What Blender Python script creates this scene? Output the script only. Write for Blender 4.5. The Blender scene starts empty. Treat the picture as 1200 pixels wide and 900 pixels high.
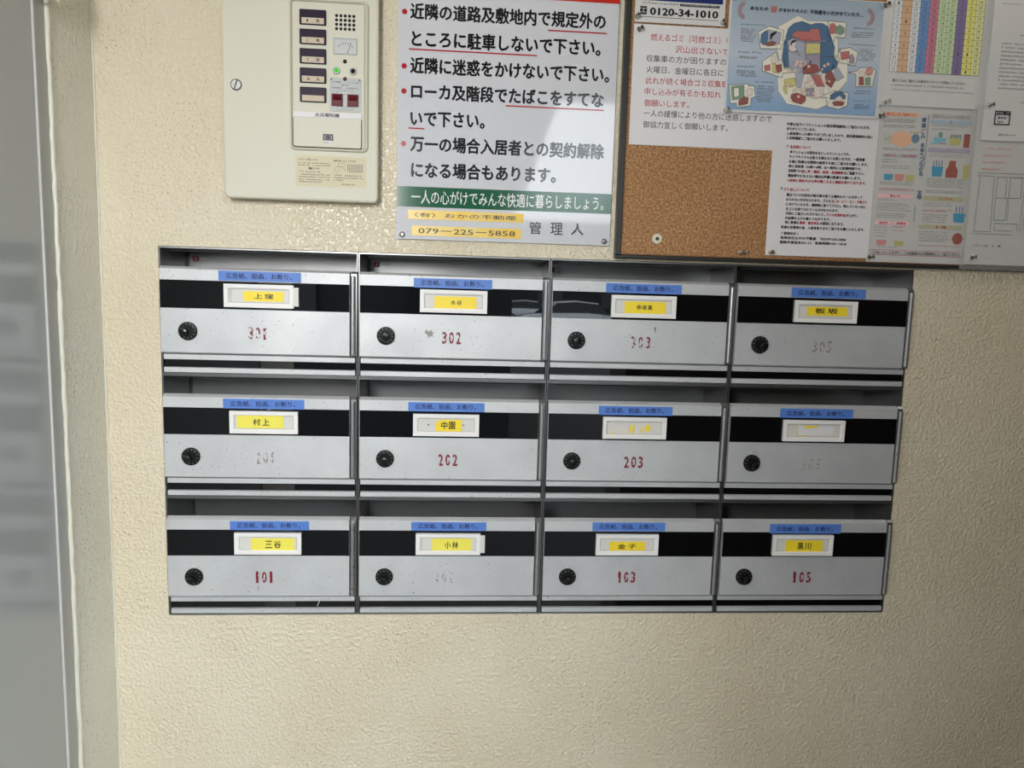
import bpy, bmesh, math, random
from mathutils import Vector, Euler

# ---------------------------------------------------------------- camera, sky, exposure
S = 1.37            # one plan unit is 1.37 m; plan origin = upper left corner of the letterbox bank on the wall face
Z0 = 1.45           # height of that corner above the floor, metres
scn = bpy.context.scene
COL = scn.collection

def W(x, y, z):
    return Vector((x*S, y*S, Z0 + z*S))

cd = bpy.data.cameras.new('camera')
cam = bpy.data.objects.new('camera', cd)
COL.objects.link(cam)
cd.sensor_width = 36.0
cd.lens = 36.0*830/1200
cd.clip_start = 0.02
cam.location = W(0.41642772, -1.01429937, -0.06160521)
cam.rotation_euler = Euler((1.45436853, -0.02773263, -0.06897099), 'XYZ')
scn.camera = cam

world = bpy.data.worlds.new('sky')
scn.world = world
world.use_nodes = True
wbg = world.node_tree.nodes['Background']
wbg.inputs['Color'].default_value = (0.86, 0.94, 1.0, 1)
wbg.inputs['Strength'].default_value = 8.0

def area(name, loc, target, sx, sy, power, color):
    l = bpy.data.lights.new(name, 'AREA')
    l.shape = 'RECTANGLE'; l.size = sx; l.size_y = sy
    l.energy = power; l.color = color
    o = bpy.data.objects.new(name, l)
    COL.objects.link(o)
    o.location = loc
    o.rotation_euler = (Vector(target) - Vector(loc)).to_track_quat('-Z', 'Y').to_euler()
    return o
area('added_fill_daylight', (0.12, -1.72, 1.79), (0.20, 0, 0.98), 0.27, 0.58, 18.0, (0.97, 0.985, 1.0))  # added lamp brightening the left of the wall; no window stands here
area('ceiling_tube_light', (2.2, -0.6, 2.40), (1.5, 0, 1.2), 0.9, 0.10, 2.2, (1.0, 0.93, 0.84))

vs = scn.view_settings
vs.view_transform = 'Standard'
vs.look = 'None'
vs.exposure = 0.0
vs.gamma = 1.0
vs.use_curve_mapping = False

# ---------------------------------------------------------------- materials
def srgb(r, g, b):
    f = lambda c: ((c/255)/12.92) if c/255 <= 0.04045 else (((c/255)+0.055)/1.055)**2.4
    return (f(r), f(g), f(b), 1)

def mat(name, col, rough=0.5, metal=0.0, spec=0.5, coat=0.0, emit=None, alpha=1.0, trans=0.0):
    m = bpy.data.materials.new(name); m.use_nodes = True
    b = m.node_tree.nodes['Principled BSDF']
    b.inputs['Base Color'].default_value = col
    b.inputs['Roughness'].default_value = rough
    b.inputs['Metallic'].default_value = metal
    b.inputs['Specular IOR Level'].default_value = spec
    b.inputs['Coat Weight'].default_value = coat
    b.inputs['Coat Roughness'].default_value = 0.08
    b.inputs['Alpha'].default_value = alpha
    b.inputs['Transmission Weight'].default_value = trans
    if emit:
        b.inputs['Emission Color'].default_value = emit[0]
        b.inputs['Emission Strength'].default_value = emit[1]
    return m

def nn(m, kind, **kw):
    n = m.node_tree.nodes.new(kind)
    for k, v in kw.items():
        if k.startswith('i_'):
            n.inputs[k[2:].replace('_', ' ')].default_value = v
        else:
            setattr(n, k, v)
    return n

def noise(m, scale, detail=2.0, rough=0.5, stretch=None, offset=None, coord='Object'):
    tc = nn(m, 'ShaderNodeTexCoord'); mp = nn(m, 'ShaderNodeMapping')
    if stretch: mp.inputs['Scale'].default_value = stretch
    if offset: mp.inputs['Location'].default_value = offset
    n = nn(m, 'ShaderNodeTexNoise')
    n.inputs['Scale'].default_value = scale; n.inputs['Detail'].default_value = detail; n.inputs['Roughness'].default_value = rough
    L = m.node_tree.links
    L.new(tc.outputs[coord], mp.inputs[0]); L.new(mp.outputs[0], n.inputs['Vector'])
    return n.outputs['Fac']

def ramp(m, src, stops):
    r = nn(m, 'ShaderNodeValToRGB')
    e = r.color_ramp.elements
    while len(e) < len(stops): e.new(0.5)
    for el, (p, c) in zip(e, stops):
        el.position = p
        el.color = c if isinstance(c, tuple) else (c, c, c, 1)
    m.node_tree.links.new(src, r.inputs[0])
    return r.outputs[0]

def mixc(m, fac, a, b):
    x = nn(m, 'ShaderNodeMix', data_type='RGBA')
    L = m.node_tree.links
    for sock, v in ((x.inputs[0], fac), (x.inputs[6], a), (x.inputs[7], b)):
        if hasattr(v, 'default_value') or hasattr(v, 'is_output'): L.new(v, sock)
        else: sock.default_value = v
    return x.outputs[2]

def math_(m, op, a, b=0.0):
    x = nn(m, 'ShaderNodeMath', operation=op)
    for sock, v in ((x.inputs[0], a), (x.inputs[1], b)):
        if isinstance(v, (int, float)): sock.default_value = v
        else: m.node_tree.links.new(v, sock)
    return x.outputs[0]

def bsdf(m): return m.node_tree.nodes['Principled BSDF']
def setin(m, name, src): m.node_tree.links.new(src, bsdf(m).inputs[name])
def bump(m, h, strength, dist):
    b = nn(m, 'ShaderNodeBump'); b.inputs['Strength'].default_value = strength; b.inputs['Distance'].default_value = dist
    m.node_tree.links.new(h, b.inputs['Height']); setin(m, 'Normal', b.outputs[0])

def stucco(name, col, col2):
    m = mat(name, col, rough=0.28, spec=0.5)
    big = noise(m, 3.0, 3)
    base = mixc(m, ramp(m, big, [(0.35, 0.0), (0.7, 1.0)]), col, col2)
    # dirt caught in the relief: small flecks, thicker in some areas
    fl = noise(m, 230.0, 2.5, 0.6, offset=(3, 1, 7))
    area_ = noise(m, 5.0, 2, offset=(9, 2, 4))
    f1 = ramp(m, fl, [(0.61, 0.0), (0.665, 1.0)])
    f2 = ramp(m, area_, [(0.42, 0.06), (0.62, 0.8)])
    fac = math_(m, 'MULTIPLY', f1, f2)
    base = mixc(m, fac, base, srgb(118, 102, 80))
    setin(m, 'Base Color', base)
    n1 = noise(m, 150.0, 3.0, 0.55)
    n2 = noise(m, 60.0, 1.0, 0.5, offset=(2, 2, 2))
    h = math_(m, 'ADD', math_(m, 'MULTIPLY', ramp(m, n1, [(0.42, 0.0), (0.66, 1.0)]), 0.75), math_(m, 'MULTIPLY', n2, 0.5))
    bump(m, h, 0.62, 0.0032)
    return m

M = {}
M['wall'] = stucco('cream_stucco', srgb(225, 213, 187), srgb(218, 204, 175))
M['wall_side'] = stucco('side_stucco', srgb(236, 233, 217), srgb(230, 227, 212))
M['bead'] = mat('paint_bead', srgb(214, 210, 192), 0.4)
M['lip'] = mat('frame_lip_paint', srgb(196, 196, 190), 0.3)
M['ceiling'] = mat('ceiling_paint', srgb(200, 196, 184), 0.8)
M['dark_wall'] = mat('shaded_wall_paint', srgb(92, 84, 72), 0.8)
M['floor'] = mat('floor_tile', srgb(120, 112, 100), 0.6)
setin(M['floor'], 'Base Color', ramp(M['floor'], noise(M['floor'], 40, 3), [(0.3, srgb(66, 62, 56)), (0.7, srgb(96, 90, 80))]))
M['door_paint'] = mat('door_grey_paint', srgb(170, 173, 171), 0.13, spec=0.8)
M['frame_paint'] = mat('door_frame_paint', srgb(172, 172, 168), 0.35)
M['chrome'] = mat('chrome', (0.75, 0.75, 0.74, 1), 0.18, 1.0)

def steel(name, v, rough, speck, metal=0.55, tint=(1.0, 1.01, 1.02)):
    c = (v*tint[0], v*tint[1], v*tint[2], 1)
    m = mat(name, c, rough, metal)
    oi = nn(m, 'ShaderNodeObjectInfo')
    tc = nn(m, 'ShaderNodeTexCoord'); vm = nn(m, 'ShaderNodeVectorMath', operation='ADD')
    L = m.node_tree.links
    sc = nn(m, 'ShaderNodeVectorMath', operation='SCALE'); sc.inputs['Scale'].default_value = 1.0
    L.new(tc.outputs['Object'], vm.inputs[0]); 
    mul = math_(m, 'MULTIPLY', oi.outputs['Random'], 13.0)
    cmb = nn(m, 'ShaderNodeCombineXYZ'); L.new(mul, cmb.inputs[0]); L.new(mul, cmb.inputs[2])
    L.new(cmb.outputs[0], vm.inputs[1])
    def ns(scale, det, st):
        mp = nn(m, 'ShaderNodeMapping'); mp.inputs['Scale'].default_value = st
        n = nn(m, 'ShaderNodeTexNoise'); n.inputs['Scale'].default_value = scale; n.inputs['Detail'].default_value = det
        L.new(vm.outputs[0], mp.inputs[0]); L.new(mp.outputs[0], n.inputs['Vector'])
        return n.outputs['Fac']
    brush = ns(60, 2, (0.15, 1, 6))
    cloud = ns(9, 3, (1, 1, 1))
    base = mixc(m, ramp(m, cloud, [(0.3, 0.0), (0.7, 1.0)]), c, (v*0.86, v*0.86, v*0.865, 1))
    base = mixc(m, math_(m, 'MULTIPLY', brush, 0.10), base, (v*0.7, v*0.7, v*0.7, 1))
    if speck:
        s1 = ramp(m, ns(260, 1.5, (1, 1, 1)), [(0.69, 0.0), (0.74, 1.0)])
        s2 = ramp(m, ns(7, 1, (1, 1, 1)), [(0.35, 0.1), (0.6, 0.9)])
        base = mixc(m, math_(m, 'MULTIPLY', s1, s2), base, (0.10, 0.085, 0.07, 1))
    setin(m, 'Base Color', base)
    rr = nn(m, 'ShaderNodeMapRange'); L.new(cloud, rr.inputs[0])
    rr.inputs[3].default_value = rough-0.06; rr.inputs[4].default_value = rough+0.08
    setin(m, 'Roughness', rr.outputs[0])
    return m
M['steel'] = steel('brushed_steel', 0.66, 0.52, True, 0.40, (1.0, 1.005, 0.995))
M['steel_edge'] = steel('steel_sheet_edge', 0.30, 0.3, False, 0.85, (1.0, 0.98, 0.97))
M['steel_in'] = steel('inner_sheet_steel', 0.36, 0.35, False, 0.7, (1.0, 0.975, 0.92))
M['hinge'] = steel('hinge_steel', 0.45, 0.38, False, 0.8, (1.0, 0.98, 0.95))
M['gap'] = mat('gap_shade_black', (0.006, 0.006, 0.006, 1), 0.6)  # black fill that paints the shade inside narrow gaps
M['black'] = mat('black_gloss_acrylic', (0.003, 0.0032, 0.004, 1), 0.015, spec=0.5)
M['dial'] = mat('black_dial_plastic', (0.005, 0.005, 0.005, 1), 0.42, spec=0.25)
M['knob'] = mat('dial_knob_plastic', (0.006, 0.006, 0.006, 1), 0.22, spec=0.4)
M['dialmark'] = mat('dial_numeral_grey', (0.11, 0.11, 0.10, 1), 0.6)
M['blue'] = mat('blue_tape', srgb(86, 126, 200), 0.45)
M['bluetext'] = mat('tape_ink', srgb(28, 40, 88), 0.6)
M['plastic'] = mat('white_holder_plastic', srgb(236, 233, 229), 0.35)
M['card'] = mat('name_card_paper', srgb(216, 212, 205), 0.3)
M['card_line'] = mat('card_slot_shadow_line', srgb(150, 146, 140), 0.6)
M['yellow'] = mat('yellow_label_tape', srgb(248, 218, 52), 0.4)
M['yellow_pale'] = mat('pale_yellow_label_tape', srgb(240, 226, 90), 0.4)
M['ink'] = mat('black_ink', (0.012, 0.012, 0.014, 1), 0.45)
M['ink_soft'] = mat('grey_ink', srgb(92, 90, 94), 0.6)
M['ink_pale'] = mat('pale_grey_ink', srgb(140, 138, 140), 0.6)

def worn(name, col, lo, hi, scale=420.0, off=0.0):
    m = mat(name, col, 0.5)
    tr = nn(m, 'ShaderNodeBsdfTransparent'); mx = nn(m, 'ShaderNodeMixShader')
    f = ramp(m, noise(m, scale, 2.5, 0.6, offset=(off, 0, off), stretch=(1, 1, 0.6)), [(lo, 0.0), (hi, 1.0)])
    L = m.node_tree.links
    L.new(f, mx.inputs[0]); L.new(bsdf(m).outputs[0], mx.inputs[1]); L.new(tr.outputs[0], mx.inputs[2])
    L.new(mx.outputs[0], m.node_tree.nodes['Material Output'].inputs[0])
    return m
RED = srgb(128, 20, 42)
M['num0'] = worn('stencil_red_fresh', RED, 0.57, 0.60, 240)
M['num1'] = worn('stencil_red_chipped', RED, 0.51, 0.54, 240)
M['num2'] = worn('stencil_red_worn', srgb(140, 60, 74), 0.46, 0.50, 300, 3.0)
M['num3'] = worn('stencil_red_faded', srgb(150, 120, 122), 0.44, 0.49, 330, 5.0)
M['num4'] = worn('stencil_nearly_gone', srgb(150, 128, 126), 0.40, 0.45, 300, 8.0)
M['yellow_worn'] = worn('yellow_tape_remains', srgb(238, 214, 96), 0.47, 0.5, 90, 2.0)

M['alarm'] = mat('ivory_enamel', srgb(212, 207, 188), 0.5, spec=0.35)
M['alarm2'] = mat('ivory_moulding', srgb(206, 200, 180), 0.5, spec=0.35)
M['lampdark'] = mat('dark_lamp_window', srgb(36, 18, 42), 0.4, spec=0.2)
M['labelstrip'] = mat('beige_label_strip', srgb(204, 188, 166), 0.6, spec=0.2)
M['hole'] = mat('dark_hole', (0.01, 0.01, 0.01, 1), 0.8)
M['meter'] = mat('meter_face', srgb(196, 196, 192), 0.4, spec=0.3)
M['silver'] = mat('silver_plate', srgb(172, 174, 170), 0.5, 0.2, spec=0.3)
M['switch'] = mat('dark_red_switch', srgb(92, 16, 24), 0.45, spec=0.25)
M['green'] = mat('green_lit_lamp', srgb(60, 200, 60), 0.2, emit=((0.10, 0.75, 0.06, 1), 0.55))
M['redlamp'] = mat('unlit_red_lamp', srgb(84, 22, 24), 0.2)
M['sticker'] = mat('cream_instruction_label', srgb(214, 203, 172), 0.6, spec=0.3)
M['screw'] = mat('screw_metal', (0.28, 0.27, 0.25, 1), 0.35, 1.0)
M['screw_dark'] = mat('slot_dark', (0.03, 0.03, 0.03, 1), 0.7)

M['sign'] = mat('white_sign_acrylic', srgb(210, 209, 212), 0.05, spec=0.5)
M['sign_red'] = mat('sign_red', srgb(196, 44, 34), 0.13)
M['sign_green'] = mat('sign_green', srgb(30, 92, 62), 0.13)
M['sign_ink'] = mat('sign_black', (0.012, 0.012, 0.014, 1), 0.13)
M['sign_white'] = mat('sign_white_lettering', srgb(232, 232, 228), 0.13)
M['sign_rule'] = mat('sign_red_rule', srgb(176, 38, 48), 0.13)
M['tape_old'] = mat('aged_yellow_tape', srgb(238, 200, 74), 0.3)
setin(M['tape_old'], 'Base Color', ramp(M['tape_old'], noise(M['tape_old'], 22, 3), [(0.35, srgb(240, 196, 56)), (0.75, srgb(232, 208, 130))]))

M['cork'] = mat('cork', srgb(168, 124, 80), 0.75)
ck = M['cork']
c1 = ramp(ck, noise(ck, 240, 3, 0.65), [(0.33, srgb(108, 72, 42)), (0.5, srgb(170, 124, 80)), (0.68, srgb(206, 166, 118))])
c2 = mixc(ck, ramp(ck, noise(ck, 4, 3), [(0.4, 0.0), (0.7, 0.45)]), c1, srgb(150, 98, 56))
vz = nn(ck, 'ShaderNodeTexVoronoi'); vz.inputs['Scale'].default_value = 170
tcx = nn(ck, 'ShaderNodeTexCoord'); ck.node_tree.links.new(tcx.outputs['Object'], vz.inputs['Vector'])
c3 = mixc(ck, ramp(ck, vz.outputs['Distance'], [(0.10, 0.75), (0.2, 0.0)]), c2, srgb(88, 56, 34))
setin(ck, 'Base Color', c3); bump(ck, noise(ck, 240, 3, 0.65), 0.5, 0.001)
M['bframe'] = mat('dark_grey_frame', srgb(50, 50, 47), 0.4, 0.2)
M['bwood'] = mat('frame_inner_edge_wood', srgb(120, 88, 58), 0.6)

M['paper'] = mat('white_paper', srgb(226, 222, 221), 0.6)
M['paper_g'] = mat('laminated_paper', srgb(222, 219, 215), 0.3, coat=0.5)
M['paper_grey'] = mat('old_grey_paper', srgb(206, 203, 198), 0.45, coat=0.3)
M['film'] = mat('clear_plastic_film', srgb(225, 222, 214), 0.12, coat=0.6, alpha=0.28)
M['pred'] = mat('print_red', srgb(196, 78, 84), 0.6)
M['pred2'] = mat('print_crimson', srgb(184, 28, 58), 0.6)
M['pink'] = mat('print_pink', srgb(226, 160, 156), 0.6)
M['navy'] = mat('print_navy', srgb(26, 44, 104), 0.4)
M['steelblue'] = mat('print_blue_title', srgb(62, 96, 138), 0.6)
M['skyb'] = mat('poster_sky_blue', srgb(150, 184, 214), 0.35, coat=0.4)
pb = M['skyb']
tcg = nn(pb, 'ShaderNodeTexCoord'); sep = nn(pb, 'ShaderNodeSeparateXYZ')
pb.node_tree.links.new(tcg.outputs['Object'], sep.inputs[0])
mr = nn(pb, 'ShaderNodeMapRange'); pb.node_tree.links.new(sep.outputs['Z'], mr.inputs[0])
mr.inputs[1].default_value = 0.0; mr.inputs[2].default_value = 0.16*S
setin(pb, 'Base Color', ramp(pb, mr.outputs[0], [(0.0, srgb(140, 172, 206)), (0.5, srgb(196, 204, 214)), (1.0, srgb(160, 176, 190))]))
def pc(name, r, g, b): M[name] = mat('print_'+name, srgb(r, g, b), 0.55)
pc('night', 84, 116, 148); pc('roofred', 196, 118, 112); pc('lilac', 176, 180, 192); pc('lilac2', 162, 154, 168); pc('sand', 232, 220, 206)
pc('brightyel', 216, 204, 130); pc('brown', 150, 92, 84); pc('maroon', 158, 90, 84); pc('hairblack', 26, 22, 28); pc('skin', 232, 196, 178)
pc('teal', 84, 160, 190); pc('teal2', 128, 188, 206); pc('leaf', 130, 158, 134); pc('olive', 196, 188, 122); pc('peach', 236, 186, 150); pc('rose', 216, 146, 140)
pc('greyblue', 110, 138, 160); pc('capgrey', 186, 182, 184); pc('caplilac', 178, 170, 184); pc('capblue', 172, 190, 202); pc('capolive', 190, 186, 150); pc('cappink', 240, 196, 196)
pc('vbrown', 164, 96, 84); pc('cream', 240, 234, 216); pc('outline', 60, 70, 62); pc('lineart', 96, 78, 92)
pc('cal_orange', 226, 182, 142); pc('cal_blue', 112, 154, 206); pc('cal_rose', 214, 130, 152); pc('cal_green', 208, 226, 178); pc('cal_purple', 134, 118, 162)
pc('cal_yellow', 238, 232, 130); pc('cal_pale', 238, 236, 168); pc('cal_white', 236, 234, 232)
M['pin'] = mat('clear_pin_plastic', srgb(196, 192, 176), 0.1, coat=0.5, trans=0.6)
M['pin_smoke'] = mat('smoky_pin_plastic', srgb(110, 104, 88), 0.15, coat=0.5, trans=0.4)
M['needle'] = mat('pin_needle', (0.5, 0.5, 0.5, 1), 0.3, 1.0)
M['washer'] = mat('white_washer', srgb(218, 208, 186), 0.5)
M['asphalt'] = mat('asphalt', srgb(48, 47, 46), 0.9)
M['grey_render'] = mat('grey_render', srgb(42, 44, 46), 0.8)
M['car_white'] = mat('white_car_paint', srgb(226, 230, 234), 0.2, coat=0.8)
M['glass_dark'] = mat('dark_glass', (0.02, 0.025, 0.03, 1), 0.05)
M['tyre'] = mat('tyre_rubber', (0.02, 0.02, 0.02, 1), 0.8)

# ---------------------------------------------------------------- mesh helpers
_glyph = {}
def glyphs(s, bold):
    if bold > 0:
        v, f = glyphs(s, 0.0); n = len(v); vv = []; ff = []
        for i, (dx, dy) in enumerate(((-1, 0), (1, 0), (0, -0.8), (0, 0.8))):
            vv += [(p[0]+dx*bold, p[1]+dy*bold, i*0.00005) for p in v]; ff += [tuple(q+n*i for q in t) for t in f]
        return vv, ff
    k = (s, bold)
    if k not in _glyph:
        c = bpy.data.curves.new('t', 'FONT'); c.body = s; c.size = 1.0; c.offset = bold; c.resolution_u = 2
        o = bpy.data.objects.new('t', c); COL.objects.link(o)
        me = o.to_mesh()
        v = [(p.co.x, p.co.y, 0.0) for p in me.vertices]; f = [tuple(p.vertices) for p in me.polygons]
        o.to_mesh_clear()
        bpy.data.objects.remove(o); bpy.data.curves.remove(c)
        _glyph[k] = (v, f)
    return _glyph[k]

class MB:
    """collects geometry in plan units (x right, y into the wall, z up) relative to its thing's origin"""
    def __init__(self, scale=S, disp=None):
        self.v = []; self.f = []; self.runs = []; self.s = scale; self.disp = disp
    def add(self, vs_, fs_):
        n = len(self.v); self.runs.append((n, len(vs_), len(self.f), len(fs_)))
        if self.disp: vs_ = [(x, y + self.disp(x, z), z) for x, y, z in vs_]
        self.v += [tuple(p) for p in vs_]; self.f += [tuple(i+n for i in f) for f in fs_]
        return self
    def box(self, x0, x1, y0, y1, z0, z1):
        v = [(x0,y0,z0),(x1,y0,z0),(x1,y1,z0),(x0,y1,z0),(x0,y0,z1),(x1,y0,z1),(x1,y1,z1),(x0,y1,z1)]
        return self.add(v, [(0,3,2,1),(4,5,6,7),(0,1,5,4),(1,2,6,5),(2,3,7,6),(3,0,4,7)])
    def rbox(self, x0, x1, y0, y1, z0, z1, r, ch=0.0, n=5):
        """slab facing the viewer with rounded corners in x-z and a chamfer of width ch at its front"""
        def ring(i, y):
            rr = max(r-i, 1e-5); o = []
            for cx, cz, a0 in ((x1-i-rr, z1-i-rr, 0), (x0+i+rr, z1-i-rr, 90), (x0+i+rr, z0+i+rr, 180), (x1-i-rr, z0+i+rr, 270)):
                for k in range(n+1):
                    a = math.radians(a0 + 90*k/n); o.append((cx+rr*math.cos(a), y, cz+rr*math.sin(a)))
            return o
        rings = [ring(0, y1)]
        if ch > 0: rings += [ring(0, y0+ch), ring(ch*0.3, y0+ch*0.3), ring(ch, y0)]
        else: rings += [ring(0, y0)]
        N = len(rings[0]); vs_ = [p for rg in rings for p in rg]; fs_ = [tuple(range(N))]
        for a in range(len(rings)-1):
            for k in range(N):
                k2 = (k+1) % N
                fs_.append((a*N+k, (a+1)*N+k, (a+1)*N+k2, a*N+k2))
        fs_.append(tuple(reversed([(len(rings)-1)*N+k for k in range(N)])))
        # orient: front faces -y
        self.add(vs_, [tuple(reversed(f)) for f in fs_])
        return self
    def frame(self, x0, x1, y0, y1, z0, z1, w):
        self.box(x0, x0+w, y0, y1, z0, z1); self.box(x1-w, x1, y0, y1, z0, z1)
        self.box(x0+w, x1-w, y0, y1, z0, z0+w); self.box(x0+w, x1-w, y0, y1, z1-w, z1); return self
    def flat(self, pts, y):
        """polygon (x,z) facing the viewer"""
        a = sum(pts[i][0]*pts[(i+1)%len(pts)][1]-pts[(i+1)%len(pts)][0]*pts[i][1] for i in range(len(pts)))
        p = pts if a > 0 else pts[::-1]
        return self.add([(x, y, z) for x, z in p], [tuple(range(len(p)))])
    def rect(self, x0, z0, x1, z1, y, nx=1, nz=1):
        x0, x1 = min(x0,x1), max(x0,x1); z0, z1 = min(z0,z1), max(z0,z1)
        v = [(x0+(x1-x0)*i/nx, y, z0+(z1-z0)*j/nz) for j in range(nz+1) for i in range(nx+1)]
        f = [(j*(nx+1)+i, j*(nx+1)+i+1, (j+1)*(nx+1)+i+1, (j+1)*(nx+1)+i) for j in range(nz) for i in range(nx)]
        return self.add(v, f)
    def outline(self, pts, y, w):
        for i in range(len(pts)):
            a = Vector(pts[i]); b = Vector(pts[(i+1) % len(pts)]); d = (b-a)
            if d.length < 1e-6: continue
            d.normalize(); n = Vector((-d.y, d.x))*w/2
            self.flat([tuple(a-n), tuple(b-n), tuple(b+n), tuple(a+n)], y)
        return self
    def rring(self, x0, x1, z0, z1, r, w, yb, yf, n=6):
        def ring(i, y):
            rr = max(r-i, 1e-4); o = []
            for cx, cz, a0 in ((x1-i-rr, z1-i-rr, 0), (x0+i+rr, z1-i-rr, 90), (x0+i+rr, z0+i+rr, 180), (x1-i-rr, z0+i+rr, 270)):
                for k in range(n+1):
                    a = math.radians(a0 + 90*k/n); o.append((cx+rr*math.cos(a), y, cz+rr*math.sin(a)))
            return o
        rg = [ring(0, yb), ring(w*0.25, yf+0.0004), ring(w*0.5, yf), ring(w*0.75, yf+0.0004), ring(w, yb)]; N = len(rg[0])
        f = [(a*N+(k+1)%N, (a+1)*N+(k+1)%N, (a+1)*N+k, a*N+k) for a in range(4) for k in range(N)]
        return self.add([p for q in rg for p in q], [tuple(reversed(t)) for t in f])
    def circ(self, cx, cz, r, y, n=20, rz=None):
        rz = rz or r
        return self.flat([(cx+r*math.cos(2*math.pi*k/n), cz+rz*math.sin(2*math.pi*k/n)) for k in range(n)], y)
    def lathe_y(self, cx, cz, prof, n=28, cap0=True, cap1=True):
        """prof = [(radius, y)] from the front to the back, axis along y"""
        v = [(cx+r*math.cos(2*math.pi*k/n), y, cz+r*math.sin(2*math.pi*k/n)) for r, y in prof for k in range(n)]
        f = []
        for a in range(len(prof)-1):
            for k in range(n):
                k2 = (k+1) % n; f.append((a*n+k, (a+1)*n+k, (a+1)*n+k2, a*n+k2))
        f = [tuple(reversed(q)) for q in f]
        if cap0: f.append(tuple(range(n)))
        if cap1: f.append(tuple(reversed([(len(prof)-1)*n+k for k in range(n)])))
        return self.add(v, f)
    def cyl_z(self, cx, cy, r, z0, z1, n=14):
        v = [(cx+r*math.cos(2*math.pi*k/n), cy+r*math.sin(2*math.pi*k/n), z) for z in (z0, z1) for k in range(n)]
        f = [(k, (k+1)%n, n+(k+1)%n, n+k) for k in range(n)] + [tuple(reversed(range(n))), tuple(range(n, 2*n))]
        return self.add(v, f)
    def tube(self, pts, r, n=8):
        rows = []
        for i, p in enumerate(pts):
            p = Vector(p); a = Vector(pts[max(i-1, 0)]); b = Vector(pts[min(i+1, len(pts)-1)]); t = (b-a).normalized()
            u = t.cross(Vector((0, 0, 1))) if abs(t.z) < 0.9 else t.cross(Vector((1, 0, 0)))
            u.normalize(); w = t.cross(u); rr = r[i] if isinstance(r, list) else r
            rows.append([tuple(p + u*rr*math.cos(2*math.pi*k/n) + w*rr*math.sin(2*math.pi*k/n)) for k in range(n)])
        v = [q for rw in rows for q in rw]
        f = [(a*n+k, a*n+(k+1)%n, (a+1)*n+(k+1)%n, (a+1)*n+k) for a in range(len(rows)-1) for k in range(n)]
        f += [tuple(reversed(range(n))), tuple((len(rows)-1)*n+k for k in range(n))]
        return self.add(v, f)
    def prism_x(self, prof, x0, x1):
        """prof = [(y, z)] extruded along x"""
        n = len(prof); v = [(x, y, z) for x in (x0, x1) for y, z in prof]
        f = [(k, (k+1)%n, n+(k+1)%n, n+k) for k in range(n)] + [tuple(reversed(range(n))), tuple(range(n, 2*n))]
        return self.add(v, f)
    def text(self, s, x0, x1, z0, z1, y, bold=0.0, slant=0.0, vertical=False):
        v, f = glyphs(s, bold)
        if not v: return self
        ax, bx = min(p[0] for p in v), max(p[0] for p in v); az, bz = min(p[1] for p in v), max(p[1] for p in v)
        sx = (x1-x0)/(bx-ax); sz = (z1-z0)/(bz-az)
        return self.add([(x0+(p[0]-ax)*sx, y-p[2], z0+(p[1]-az)*sz + slant*(p[0]-ax)*sx) for p in v], f)
    def line(self, s, x, zb, h, y, bold=0.0, w=None):
        """a line of lettering by em height h and baseline zb; w stretches it to a width"""
        v, f = glyphs(s, bold)
        if not v: return self
        ax, bx = min(p[0] for p in v), max(p[0] for p in v)
        sx = h if w is None else w/(bx-ax)
        return self.add([(x+(p[0]-ax)*sx, y-p[2], zb+p[1]*h) for p in v], f)
    def scribble(self, x0, x1, z, h, y, rnd, gap=0.3, cw=None):
        """a row of print too small to read: blocks the size of the characters"""
        cw = cw or h*0.95; x = x0
        while x < x1-cw*0.5:
            if rnd.random() > 0.07:
                hh = h*rnd.uniform(0.55, 0.95); zz = z+(h-hh)*rnd.random()
                if rnd.random() < 0.5: self.rect(x, zz, x+cw*0.8, zz+hh*0.34, y); self.rect(x+cw*0.15, zz+hh*0.55, x+cw*0.7, zz+hh, y)
                else: self.rect(x+cw*0.1, zz, x+cw*0.4, zz+hh, y); self.rect(x+cw*0.5, zz+hh*0.2, x+cw*0.8, zz+hh*0.9, y)
            x += cw
        return self
    def mesh(self, name, smooth=False):
        me = bpy.data.meshes.new(name)
        s = self.s
        me.from_pydata([(x*s, y*s, z*s) for x, y, z in self.v], [], self.f)
        me.update()
        if smooth:
            for p in me.polygons: p.use_smooth = True
        return me
    def build(self, name, m, parent=None, smooth=False, label=None, key=None):
        if key is not None:
            if key not in _cache: _cache[key] = self.mesh(name, smooth); _cache[key].materials.append(m)
            me = _cache[key]
        else:
            me = self.mesh(name, smooth); me.materials.append(m)
        o = bpy.data.objects.new(name, me); COL.objects.link(o)
        if parent is not None: o.parent = parent
        if label: o['label'] = label
        if smooth and hasattr(me, 'shade_smooth'):
            pass
        return o
_cache = {}

def thing(name, label, cat, origin=(0, 0, 0), group=None, raw=False):
    o = bpy.data.objects.new(name, None); COL.objects.link(o)
    o.empty_display_size = 0.02
    o.location = origin if raw else W(*origin)
    o['label'] = label; o['category'] = cat
    if group: o['group'] = group
    return o
def struct(o, origin=None):
    o['kind'] = 'structure'
    if origin is not None: o.location = origin
    return o
P0 = W(0, 0, 0)

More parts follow.
